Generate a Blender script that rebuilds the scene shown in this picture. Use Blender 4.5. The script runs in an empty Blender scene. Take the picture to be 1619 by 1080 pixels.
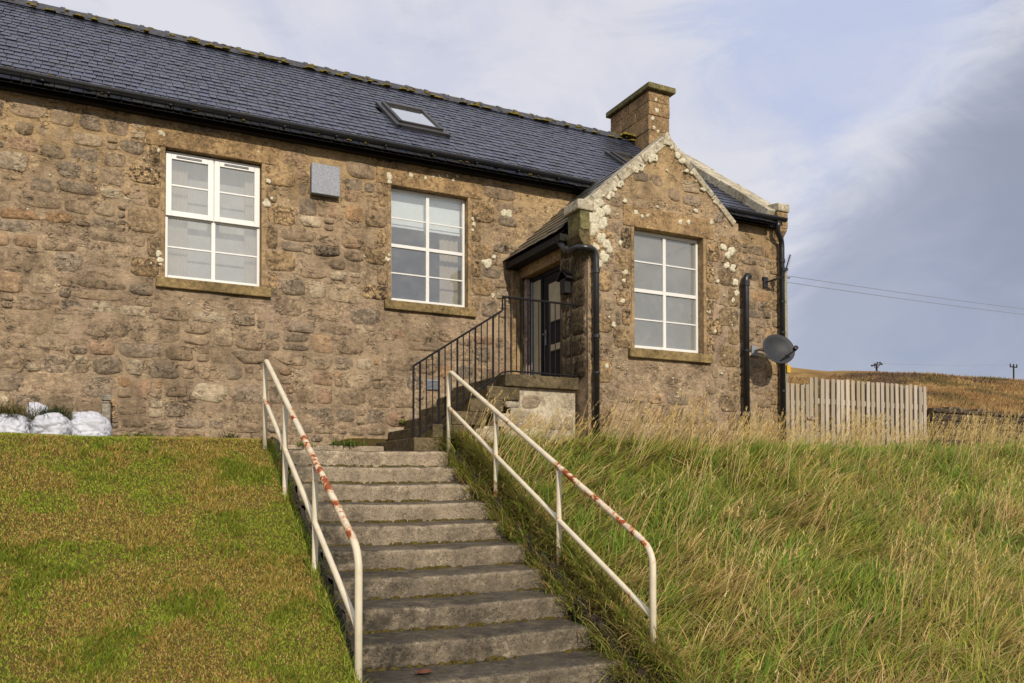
import bpy, math, random
import numpy as np
from mathutils import Vector, Matrix

random.seed(7)
rng = np.random.default_rng(11)
C = bpy.context.scene.collection
sc = bpy.context.scene
S = 1.25                      # the place is laid out in units of 1.25 m and scaled once at the end

# ------------------------------------------------------------------ camera
cam = bpy.data.objects.new('camera', bpy.data.cameras.new('camera'))
C.objects.link(cam)
yaw, pit, rol = 0.463031, 0.018990, -0.001289
r0 = Vector((math.cos(yaw), -math.sin(yaw), 0))
f0 = Vector((math.sin(yaw) * math.cos(pit), math.cos(yaw) * math.cos(pit), math.sin(pit)))
u0 = Vector((-math.sin(yaw) * math.sin(pit), -math.cos(yaw) * math.sin(pit), math.cos(pit)))
rr = r0 * math.cos(rol) + u0 * math.sin(rol)
uu = -r0 * math.sin(rol) + u0 * math.cos(rol)
cam.matrix_world = Matrix(((rr.x, uu.x, -f0.x, 0), (rr.y, uu.y, -f0.y, 0), (rr.z, uu.z, -f0.z, 0), (0, 0, 0, 1)))
cam.data.sensor_width = 36.0
cam.data.lens = 28.774
cam.data.shift_y = 200.466 / 1619.0
cam.data.clip_start = 0.05
cam.data.clip_end = 3000
sc.camera = cam

# ------------------------------------------------------------------ sun, sky, exposure
SUN_EL, SUN_AZ = 29.0, -5.5
sv = Vector((math.sin(math.radians(SUN_AZ)) * math.cos(math.radians(SUN_EL)),
             -math.cos(math.radians(SUN_AZ)) * math.cos(math.radians(SUN_EL)), math.sin(math.radians(SUN_EL))))
sun = bpy.data.objects.new('sun', bpy.data.lights.new('sun', 'SUN'))
C.objects.link(sun)
sun.data.energy = 3.9
sun.data.angle = math.radians(0.5)
sun.data.color = (1.0, 0.90, 0.76)
sun.rotation_euler = sv.to_track_quat('Z', 'Y').to_euler()

world = bpy.data.worlds.new('World')
sc.world = world
world.use_nodes = True
wn, wl = world.node_tree.nodes, world.node_tree.links
wn.clear()
def wnode(t, **k):
    n = wn.new(t)
    for a, b in k.items():
        setattr(n, a, b)
    return n
def wmath(op, a, b=None, clamp=False):
    n = wnode('ShaderNodeMath', operation=op, use_clamp=clamp)
    for i, v in enumerate((a, b)):
        if v is None: continue
        if isinstance(v, (int, float)): n.inputs[i].default_value = v
        else: wl.new(v, n.inputs[i])
    return n.outputs[0]
sky = wnode('ShaderNodeTexSky', sky_type='NISHITA')
sky.sun_disc = False
sky.sun_elevation = math.radians(SUN_EL)
sky.sun_rotation = math.radians(180 - SUN_AZ)
sky.air_density, sky.dust_density, sky.ozone_density = 1.0, 0.6, 1.2
bg1 = wnode('ShaderNodeBackground'); bg1.inputs[1].default_value = 0.10
wl.new(sky.outputs[0], bg1.inputs[0])
tc = wnode('ShaderNodeTexCoord')
sep = wnode('ShaderNodeSeparateXYZ'); wl.new(tc.outputs['Generated'], sep.inputs[0])
def wnoise(scale, loc, detail=6.0, rough=0.55, zs=2.2, dist=0.6):
    mp = wnode('ShaderNodeMapping'); mp.inputs['Scale'].default_value = (1, 1, zs); mp.inputs['Location'].default_value = loc
    wl.new(tc.outputs['Generated'], mp.inputs[0])
    n = wnode('ShaderNodeTexNoise'); n.inputs['Scale'].default_value = scale; n.inputs['Detail'].default_value = detail
    n.inputs['Roughness'].default_value = rough; n.inputs['Distortion'].default_value = dist
    wl.new(mp.outputs[0], n.inputs['Vector'])
    return n.outputs[0]
def wramp(v, a, b):
    n = wnode('ShaderNodeMapRange', interpolation_type='SMOOTHSTEP')
    n.inputs[1].default_value = a; n.inputs[2].default_value = b
    wl.new(v, n.inputs[0]); return n.outputs[0]
def wmix(f, a, b):
    n = wnode('ShaderNodeMix', data_type='RGBA')
    wl.new(f, n.inputs['Factor'])
    for k, v in ((6, a), (7, b)):
        if isinstance(v, tuple): n.inputs[k].default_value = (*v, 1)
        else: wl.new(v, n.inputs[k])
    return n.outputs[2]
nA = wnoise(2.6, (3.1, 0.4, 1.2), 9.0, 0.6, 1.6, 1.1); nB = wnoise(2.9, (7.7, 2.1, 0.3), 9.0, 0.58, 2.0, 1.2); nC = wnoise(5.5, (1.7, 5.1, 2.3), 9.0, 0.62, 2.4, 1.0)
base = wmix(wramp(sep.outputs[2], 0.02, 0.46), (0.375, 0.42, 0.585), (0.70, 0.71, 0.83))
base = wmix(wmath('MULTIPLY', wramp(nB, 0.38, 0.60), 0.85), base, (0.84, 0.83, 0.87))
base = wmix(wmath('MULTIPLY', wramp(nC, 0.48, 0.72), 0.35), base, (0.52, 0.55, 0.68))
def cloud_at(az, el, lo, hi, noise, k):
    d = Vector((math.sin(math.radians(az)) * math.cos(math.radians(el)), math.cos(math.radians(az)) * math.cos(math.radians(el)), math.sin(math.radians(el))))
    vm = wnode('ShaderNodeVectorMath', operation='DOT_PRODUCT'); vm.inputs[1].default_value = d
    wl.new(tc.outputs['Generated'], vm.inputs[0])
    v = wmath('ADD', vm.outputs['Value'], wmath('MULTIPLY', wmath('SUBTRACT', noise, 0.5), k))
    return wramp(v, lo, hi)
base = wmix(wmath('MULTIPLY', cloud_at(50, 30, 0.975, 1.0, nC, 0.06), 0.65), base, (0.54, 0.62, 0.88))
base = wmix(wmath('MULTIPLY', cloud_at(75, -6, 0.800, 0.850, nA, 0.11), 0.82), base, (0.345, 0.375, 0.50))
base = wmix(wmath('MULTIPLY', cloud_at(65, 18, 0.975, 0.994, nC, 0.03), 0.62), base, (0.29, 0.315, 0.41))
bg2 = wnode('ShaderNodeBackground'); bg2.inputs[1].default_value = 1.0
wl.new(base, bg2.inputs[0])
mixw = wnode('ShaderNodeMixShader')
mixw.inputs[0].default_value = 0.86
wl.new(bg1.outputs[0], mixw.inputs[1]); wl.new(bg2.outputs[0], mixw.inputs[2])
wout = wnode('ShaderNodeOutputWorld'); wl.new(mixw.outputs[0], wout.inputs[0])

sc.view_settings.view_transform = 'Standard'
sc.view_settings.look = 'None'
sc.view_settings.exposure = 0.0
sc.view_settings.gamma = 1.0
sc.view_settings.use_curve_mapping = False
sc.render.engine = 'CYCLES'
sc.cycles.use_denoising = True
sc.cycles.max_bounces = 8
sc.cycles.transparent_max_bounces = 12

# ------------------------------------------------------------------ numpy value noise
_perm = np.random.default_rng(5).random((256, 256))
def vnoise(x, y):
    x = np.asarray(x, float); y = np.asarray(y, float)
    xi = np.floor(x).astype(int); yi = np.floor(y).astype(int)
    xf = x - xi; yf = y - yi
    xf = xf * xf * (3 - 2 * xf); yf = yf * yf * (3 - 2 * yf)
    g = lambda i, j: _perm[i & 255, j & 255]
    a = g(xi, yi) * (1 - xf) + g(xi + 1, yi) * xf
    b = g(xi, yi + 1) * (1 - xf) + g(xi + 1, yi + 1) * xf
    return a * (1 - yf) + b * yf
def fbm(x, y, o=4):
    v = 0; a = 0.5; t = 0
    for i in range(o):
        v = v + a * vnoise(x * 2 ** i + 17.3 * i, y * 2 ** i + 9.1 * i); t += a; a *= 0.5
    return v / t
def sstep(a, b, x):
    t = np.clip((np.asarray(x, float) - a) / (b - a), 0, 1)
    return t * t * (3 - 2 * t)

# ------------------------------------------------------------------ material helpers
class NT:
    def __init__(s, name):
        s.m = bpy.data.materials.new(name); s.m.use_nodes = True
        s.n = s.m.node_tree.nodes; s.l = s.m.node_tree.links
        s.b = s.n['Principled BSDF']; s.out = s.n['Material Output']
        s.tc = s.n.new('ShaderNodeTexCoord')
    def set(s, k, v):
        i = s.b.inputs[k]
        if hasattr(v, 'is_linked') or isinstance(v, bpy.types.NodeSocket): s.l.new(v, i)
        elif isinstance(v, tuple) and len(v) == 3: i.default_value = (*v, 1)
        else: i.default_value = v
        return s
    def inp(s, sock, v):
        if isinstance(v, bpy.types.NodeSocket): s.l.new(v, sock)
        elif isinstance(v, tuple) and len(v) == 3 and sock.type == 'RGBA': sock.default_value = (*v, 1)
        else: sock.default_value = v
    def noise(s, scale, detail=5, rough=0.6, stretch=None, dist=0.0, loc=(0, 0, 0)):
        n = s.n.new('ShaderNodeTexNoise')
        n.inputs['Scale'].default_value = scale; n.inputs['Detail'].default_value = detail
        n.inputs['Roughness'].default_value = rough; n.inputs['Distortion'].default_value = dist
        mp = s.n.new('ShaderNodeMapping'); mp.inputs['Scale'].default_value = stretch or (1, 1, 1); mp.inputs['Location'].default_value = loc
        s.l.new(s.tc.outputs['Object'], mp.inputs[0]); s.l.new(mp.outputs[0], n.inputs['Vector'])
        return n.outputs[0]
    def vor(s, scale, feature='F1', rnd=1.0):
        n = s.n.new('ShaderNodeTexVoronoi'); n.feature = feature
        n.inputs['Scale'].default_value = scale; n.inputs['Randomness'].default_value = rnd
        s.l.new(s.tc.outputs['Object'], n.inputs['Vector'])
        return n.outputs['Distance']
    def ramp(s, v, a, b, lo=0.0, hi=1.0):
        n = s.n.new('ShaderNodeMapRange'); n.interpolation_type = 'SMOOTHSTEP'
        s.l.new(v, n.inputs[0])
        for i, x in ((1, a), (2, b), (3, lo), (4, hi)): n.inputs[i].default_value = x
        return n.outputs[0]
    def mix(s, f, a, b, mode='MIX'):
        n = s.n.new('ShaderNodeMix'); n.data_type = 'RGBA'; n.blend_type = mode
        s.inp(n.inputs['Factor'], f); s.inp(n.inputs[6], a); s.inp(n.inputs[7], b)
        return n.outputs[2]
    def math(s, op, a, b=0.0, clamp=False):
        n = s.n.new('ShaderNodeMath'); n.operation = op; n.use_clamp = clamp
        s.inp(n.inputs[0], a); s.inp(n.inputs[1], b)
        return n.outputs[0]
    def attr(s, name='Col'):
        n = s.n.new('ShaderNodeAttribute'); n.attribute_name = name
        return n
    def bump(s, h, strength=0.5, dist=0.02):
        n = s.n.new('ShaderNodeBump'); n.inputs['Strength'].default_value = strength; n.inputs['Distance'].default_value = dist
        s.l.new(h, n.inputs['Height']); s.l.new(n.outputs[0], s.b.inputs['Normal'])
        return s
    def normal_z(s):
        g = s.n.new('ShaderNodeNewGeometry'); q = s.n.new('ShaderNodeSeparateXYZ')
        s.l.new(g.outputs['Normal'], q.inputs[0]); return q.outputs[2]

MORT_A, MORT_B = (0.372, 0.278, 0.178), (0.275, 0.202, 0.132)
def mortar_color(t):
    c = t.mix(t.ramp(t.noise(2.2, 4), 0.35, 0.68), MORT_A, MORT_B)
    c = t.mix(t.ramp(t.noise(9, 5, 0.65), 0.45, 0.75, 0, 0.65), c, (0.37, 0.265, 0.155))
    c = t.mix(t.ramp(t.noise(16, 6, 0.7, loc=(4, 1, 2)), 0.55, 0.76, 0, 0.6), c, (0.16, 0.108, 0.064))
    c = t.mix(t.ramp(t.noise(1.1, 3, 0.5, loc=(9, 0, 3)), 0.52, 0.70, 0, 0.5), c, (0.30, 0.215, 0.155))
    # drier, paler upper courses and golden lichen wash under the eaves
    q = t.n.new('ShaderNodeSeparateXYZ'); t.l.new(t.tc.outputs['Object'], q.inputs[0])
    c = t.mix(t.ramp(t.math('ADD', q.outputs[2], t.math('MULTIPLY', t.noise(1.6, 3), 1.4)), 3.4, 5.8, 0, 0.72), c, (0.43, 0.288, 0.125))
    c = t.mix(t.ramp(t.noise(55, 3, 0.7), 0.5, 0.8, 0, 0.35), c, (0.40, 0.31, 0.20))
    c = t.mix(crevice_shade(t), c, (0.055, 0.038, 0.025))
    return grit(t, c)
def grit(t, c):
    # weathering shared by stone and pointing: coarse dark scabs, pale grains
    g = t.ramp(t.noise(13, 9, 0.80, stretch=(0.85, 1, 1.3), dist=0.3, loc=(5, 5, 5)), 0.30, 0.70, 0.50, 1.42)
    g2 = t.ramp(t.noise(34, 6, 0.78, loc=(8, 2, 4)), 0.32, 0.68, 0.70, 1.30)
    k = t.ramp(t.noise(1.9, 4, 0.6, loc=(11, 3, 6)), 0.36, 0.64, 0.30, 1.0)
    gg = t.math('ADD', t.math('MULTIPLY', t.math('SUBTRACT', t.math('MULTIPLY', g, g2), 1.0), k), 1.0)
    st = t.ramp(t.noise(2.6, 6, 0.68, stretch=(1.2, 1, 0.8), loc=(1, 9, 2)), 0.30, 0.62, 0.66, 1.12)
    v = t.n.new('ShaderNodeVectorMath'); v.operation = 'SCALE'
    t.l.new(c, v.inputs[0]); t.l.new(t.math('MULTIPLY', gg, st), v.inputs[3])
    return v.outputs[0]
def crevice_shade(t):  # wandering dark lines painted as shadow under stone beds; also cut into the bump
    n = t.noise(5.5, 5, 0.62, stretch=(0.75, 1, 1.7), dist=0.7, loc=(2, 0, 8))
    line = t.ramp(t.math('ABSOLUTE', t.math('SUBTRACT', n, 0.5)), 0.002, 0.016, 1, 0)
    return t.math('MULTIPLY', line, t.ramp(t.noise(4.2, 4, 0.6, loc=(7, 1, 1)), 0.48, 0.62, 0, 0.8))
def make_mortar():
    t = NT('lime_mortar')
    t.set('Base Color', mortar_color(t)).set('Roughness', 0.95).set('Specular IOR Level', 0.15)
    h = t.math('ADD', t.noise(9, 7, 0.72, stretch=(0.8, 1, 1.5), dist=0.6), t.math('MULTIPLY', t.noise(46, 5, 0.7), 0.4))
    h = t.math('SUBTRACT', h, t.math('MULTIPLY', crevice_shade(t), 0.5))
    t.bump(h, 1.0, 0.036)
    return t.m
def make_stone():
    t = NT('rubble_stone')
    a = t.attr()
    col = t.mix(t.ramp(t.noise(14, 6, 0.7), 0.38, 0.7, 0.0, 0.65), a.outputs['Color'], t.mix(0.55, a.outputs['Color'], (0.06, 0.045, 0.035)))
    col = t.mix(t.ramp(t.noise(5, 5, 0.65, loc=(2, 5, 1)), 0.5, 0.72, 0, 0.5), col, t.mix(0.5, a.outputs['Color'], (0.50, 0.36, 0.21)))
    col = t.mix(t.ramp(t.noise(70, 3, 0.75), 0.52, 0.75, 0, 0.5), col, (0.46, 0.37, 0.25))
    # rough black lichen on the harder blocks: amount stored per block
    bl = t.attr('Black')
    col = t.mix(t.math('MULTIPLY', t.ramp(t.noise(20, 7, 0.78, loc=(1, 1, 7)), 0.46, 0.58), bl.outputs['Fac']), col, (0.05, 0.038, 0.026))
    # mortar smeared over the arrises
    e = t.math('ADD', a.outputs['Alpha'], t.math('MULTIPLY', t.math('SUBTRACT', t.noise(8, 6, 0.72, loc=(3, 3, 3)), 0.5), 2.6))
    c = t.mix(t.ramp(e, 0.18, 0.60), mortar_color(t), grit(t, t.mix(crevice_shade(t), col, (0.05, 0.036, 0.024))))
    t.set('Base Color', c).set('Roughness', 0.92).set('Specular IOR Level', 0.2)
    h = t.math('ADD', t.noise(9, 8, 0.75, stretch=(0.8, 1, 1.4), dist=0.6), t.math('MULTIPLY', t.noise(60, 4, 0.7), 0.4))
    h = t.math('SUBTRACT', h, t.math('MULTIPLY', crevice_shade(t), 0.5))
    t.bump(h, 1.0, 0.036)
    return t.m
def make_dressed(name, a, b, c3, lich=0.25):
    t = NT(name)
    col = t.mix(t.ramp(t.noise(3, 5, 0.6), 0.35, 0.65), a, b)
    col = t.mix(t.ramp(t.noise(17, 6, 0.72), 0.46, 0.68, 0, 0.85), col, c3)
    col = t.mix(t.ramp(t.noise(30, 5, 0.7, loc=(5, 2, 1)), 0.6, 0.75, 0, lich), col, (0.55, 0.48, 0.30))
    col = grit(t, col)
    t.set('Base Color', col).set('Roughness', 0.9).set('Specular IOR Level', 0.2)
    t.bump(t.math('ADD', t.noise(22, 6, 0.7), t.math('MULTIPLY', t.noise(80, 3, 0.7), 0.4)), 0.7, 0.02)
    return t.m
def make_simple(name, col, rough=0.6, spec=0.4, var=0.15, scale=8, metallic=0.0, bump=0.0, bscale=30):
    t = NT(name)
    dk = tuple(x * (1 - var) for x in col); lt = tuple(min(1, x * (1 + var)) for x in col)
    t.set('Base Color', t.mix(t.ramp(t.noise(scale, 5, 0.65), 0.3, 0.7), dk, lt)).set('Roughness', rough).set('Specular IOR Level', spec).set('Metallic', metallic)
    if bump: t.bump(t.noise(bscale, 5, 0.7), bump, 0.01)
    return t.m
def make_attr(name, rough=0.8, spec=0.2, trans=0.0, bump=0.0, bscale=40, grain=None):
    t = NT(name)
    a = t.attr()
    c = a.outputs['Color']
    if grain:
        c = t.mix(t.ramp(t.noise(grain[0], 5, 0.7, stretch=grain[1]), 0.35, 0.7, 0, grain[2]), c, t.mix(0.6, c, grain[3]))
    t.set('Base Color', c).set('Roughness', rough).set('Specular IOR Level', spec)
    if trans:
        d = t.n.new('ShaderNodeBsdfTranslucent'); t.l.new(c, d.inputs[0])
        mx = t.n.new('ShaderNodeMixShader'); mx.inputs[0].default_value = trans
        t.l.new(t.b.outputs[0], mx.inputs[1]); t.l.new(d.outputs[0], mx.inputs[2]); t.l.new(mx.outputs[0], t.out.inputs[0])
    if bump: t.bump(t.noise(bscale, 5, 0.7), bump, 0.01)
    return t.m
def make_slate():
    t = NT('roof_slate')
    a = t.attr()
    c = t.mix(t.ramp(t.noise(7, 5, 0.65, stretch=(1, 1, 1)), 0.4, 0.75, 0, 0.6), a.outputs['Color'], t.mix(0.5, a.outputs['Color'], (0.09, 0.09, 0.085)))
    c = t.mix(t.ramp(t.noise(40, 4, 0.7), 0.62, 0.72, 0, 0.6), c, (0.25, 0.25, 0.2))
    t.set('Base Color', c).set('Specular IOR Level', 0.6)
    t.set('Roughness', t.ramp(t.noise(9, 4, 0.6), 0.3, 0.7, 0.24, 0.42))
    t.bump(t.noise(26, 5, 0.65, stretch=(1, 1, 1)), 0.35, 0.012)
    return t.m
def make_concrete():
    t = NT('step_concrete')
    c = t.mix(t.ramp(t.noise(3.5, 4), 0.35, 0.7), (0.36, 0.29, 0.20), (0.27, 0.215, 0.15))
    sp = t.ramp(t.vor(44), 0.12, 0.30, 1, 0)
    c = t.mix(t.math('MULTIPLY', sp, t.ramp(t.noise(25, 3), 0.36, 0.54)), c, (0.055, 0.043, 0.032))
    sp2 = t.ramp(t.vor(70), 0.14, 0.30, 1, 0)
    c = t.mix(t.math('MULTIPLY', sp2, t.ramp(t.noise(33, 3, loc=(3, 3, 1)), 0.5, 0.6, 0, 0.7)), c, (0.52, 0.44, 0.31))
    # algae growth on the damp treads and the lower steps
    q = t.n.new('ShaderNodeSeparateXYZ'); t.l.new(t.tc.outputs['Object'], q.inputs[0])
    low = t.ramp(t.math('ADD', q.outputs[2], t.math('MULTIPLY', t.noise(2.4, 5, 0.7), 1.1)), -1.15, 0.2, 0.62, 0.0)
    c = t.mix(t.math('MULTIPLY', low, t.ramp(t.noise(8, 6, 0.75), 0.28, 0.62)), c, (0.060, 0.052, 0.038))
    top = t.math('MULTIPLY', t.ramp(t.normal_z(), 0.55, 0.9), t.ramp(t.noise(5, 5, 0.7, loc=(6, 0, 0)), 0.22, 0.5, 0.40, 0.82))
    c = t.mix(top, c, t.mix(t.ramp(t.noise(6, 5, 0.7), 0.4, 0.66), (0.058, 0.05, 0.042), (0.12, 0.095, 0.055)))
    shade_stain = t.attr('Black')  # rail shadow painted on the left ends, plus staining of lower steps
    c = t.mix(t.math('MULTIPLY', shade_stain.outputs['Fac'], t.ramp(t.noise(7, 6, 0.75, loc=(0, 2, 5)), 0.3, 0.6)), c, (0.052, 0.046, 0.034))
    c = grit(t, c)
    t.set('Base Color', c).set('Roughness', 0.93).set('Specular IOR Level', 0.2)
    h = t.math('SUBTRACT', t.noise(40, 6, 0.72), t.math('MULTIPLY', sp, 0.5))
    t.bump(h, 0.8, 0.012)
    return t.m
def make_rail():
    t = NT('cream_rail_paint')
    a = t.attr('Rust')
    c = t.mix(t.ramp(t.noise(6, 5, 0.6), 0.35, 0.7), (0.66, 0.59, 0.43), (0.57, 0.50, 0.36))
    c = t.mix(t.ramp(t.noise(60, 4, 0.7), 0.58, 0.72, 0, 0.35), c, (0.36, 0.30, 0.2))
    v = t.math('ADD', t.noise(9, 6, 0.68, loc=(2, 2, 2)), t.math('MULTIPLY', a.outputs['Fac'], 0.205))
    halo = t.ramp(v, 0.655, 0.74); core = t.ramp(v, 0.72, 0.76)
    c = t.mix(t.math('MULTIPLY', halo, 0.75), c, (0.55, 0.20, 0.04))
    c = t.mix(core, c, t.mix(t.ramp(t.noise(45, 4, 0.7), 0.4, 0.6), (0.16, 0.035, 0.012), (0.36, 0.085, 0.02)))
    t.set('Base Color', c).set('Roughness', t.math('ADD', 0.42, t.math('MULTIPLY', core, 0.45))).set('Specular IOR Level', 0.4)
    t.bump(t.math('ADD', t.noise(90, 3, 0.6), t.math('MULTIPLY', core, -0.6)), 0.35, 0.004)
    return t.m
def make_iron():
    t = NT('black_iron')
    c = t.mix(t.ramp(t.noise(20, 5, 0.7), 0.55, 0.7, 0, 0.75), (0.010, 0.010, 0.011), (0.07, 0.024, 0.012))
    t.set('Base Color', c).set('Roughness', 0.75).set('Specular IOR Level', 0.2)
    t.bump(t.noise(60, 4, 0.7), 0.5, 0.004)
    return t.m
def make_glass(name, tint, refl, pale_mix=0.0):
    t = NT(name)
    tr = t.n.new('ShaderNodeBsdfTransparent'); tr.inputs[0].default_value = (*tint, 1)
    gl = t.n.new('ShaderNodeBsdfGlossy'); gl.inputs['Roughness'].default_value = 0.015; gl.inputs[0].default_value = (0.92, 0.95, 0.97, 1)
    bp = t.n.new('ShaderNodeBump'); bp.inputs['Strength'].default_value = 0.05; bp.inputs['Distance'].default_value = 0.01
    t.l.new(t.noise(2.2, 2), bp.inputs['Height']); t.l.new(bp.outputs[0], gl.inputs['Normal'])
    df = t.n.new('ShaderNodeBsdfDiffuse'); df.inputs[0].default_value = (0.52, 0.53, 0.48, 1)
    m0 = t.n.new('ShaderNodeMixShader'); t.l.new(t.ramp(t.noise(5, 5, 0.7), 0.35, 0.8, 0.13 + pale_mix, 0.24 + pale_mix), m0.inputs[0])  # pale diffuse share painted in for the sky's reflection on the panes
    t.l.new(tr.outputs[0], m0.inputs[1]); t.l.new(df.outputs[0], m0.inputs[2])
    fr = t.n.new('ShaderNodeFresnel'); fr.inputs[0].default_value = 1.5
    k = t.math('ADD', t.math('MULTIPLY', fr.outputs[0], 1.6), refl, True)
    m1 = t.n.new('ShaderNodeMixShader'); t.l.new(k, m1.inputs[0])
    t.l.new(m0.outputs[0], m1.inputs[1]); t.l.new(gl.outputs[0], m1.inputs[2])
    t.l.new(m1.outputs[0], t.out.inputs[0])
    return t.m
def make_lichen():
    t = NT('crust_lichen')
    c = t.mix(t.ramp(t.noise(30, 5, 0.7), 0.35, 0.65), (0.66, 0.61, 0.46), (0.42, 0.38, 0.26))
    c = t.mix(t.ramp(t.noise(14, 5, 0.7, loc=(1, 4, 2)), 0.58, 0.7, 0, 0.7), c, (0.26, 0.2, 0.12))
    t.set('Base Color', c).set('Roughness', 0.95).set('Specular IOR Level', 0.1)
    t.bump(t.noise(50, 5, 0.75), 0.8, 0.01)
    return t.m
def make_wood():
    t = NT('weathered_picket_wood')
    a = t.attr()
    c = t.mix(t.ramp(t.noise(26, 6, 0.7, stretch=(1, 1, 0.06)), 0.35, 0.7, 0, 0.6), a.outputs['Color'], t.mix(0.5, a.outputs['Color'], (0.17, 0.13, 0.09)))
    c = t.mix(t.ramp(t.noise(7, 4, 0.6), 0.6, 0.75, 0, 0.5), c, (0.20, 0.20, 0.10))
    k = t.ramp(t.vor(7.0), 0.05, 0.11, 0.8, 0)
    c = t.mix(k, c, (0.12, 0.075, 0.045))
    t.set('Base Color', c).set('Roughness', 0.85).set('Specular IOR Level', 0.2)
    t.bump(t.noise(40, 5, 0.7, stretch=(1, 1, 0.08)), 0.5, 0.006)
    return t.m
def make_moss(name, a, b):
    t = NT(name)
    t.set('Base Color', t.mix(t.ramp(t.noise(22, 5, 0.7), 0.35, 0.65), a, b)).set('Roughness', 1.0).set('Specular IOR Level', 0.05)
    t.bump(t.noise(70, 5, 0.8), 1.0, 0.02)
    return t.m
def make_ground():
    t = NT('soil_and_turf')
    a = t.attr()
    c = t.mix(t.ramp(t.noise(12, 6, 0.75), 0.35, 0.7, 0, 0.6), a.outputs['Color'], t.mix(0.55, a.outputs['Color'], (0.05, 0.035, 0.015)))
    t.set('Base Color', c).set('Roughness', 1.0).set('Specular IOR Level', 0.05)
    t.bump(t.math('ADD', t.noise(3.0, 6, 0.75), t.math('MULTIPLY', t.noise(25, 4, 0.7), 0.3)), 0.9, 0.12)
    return t.m

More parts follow.
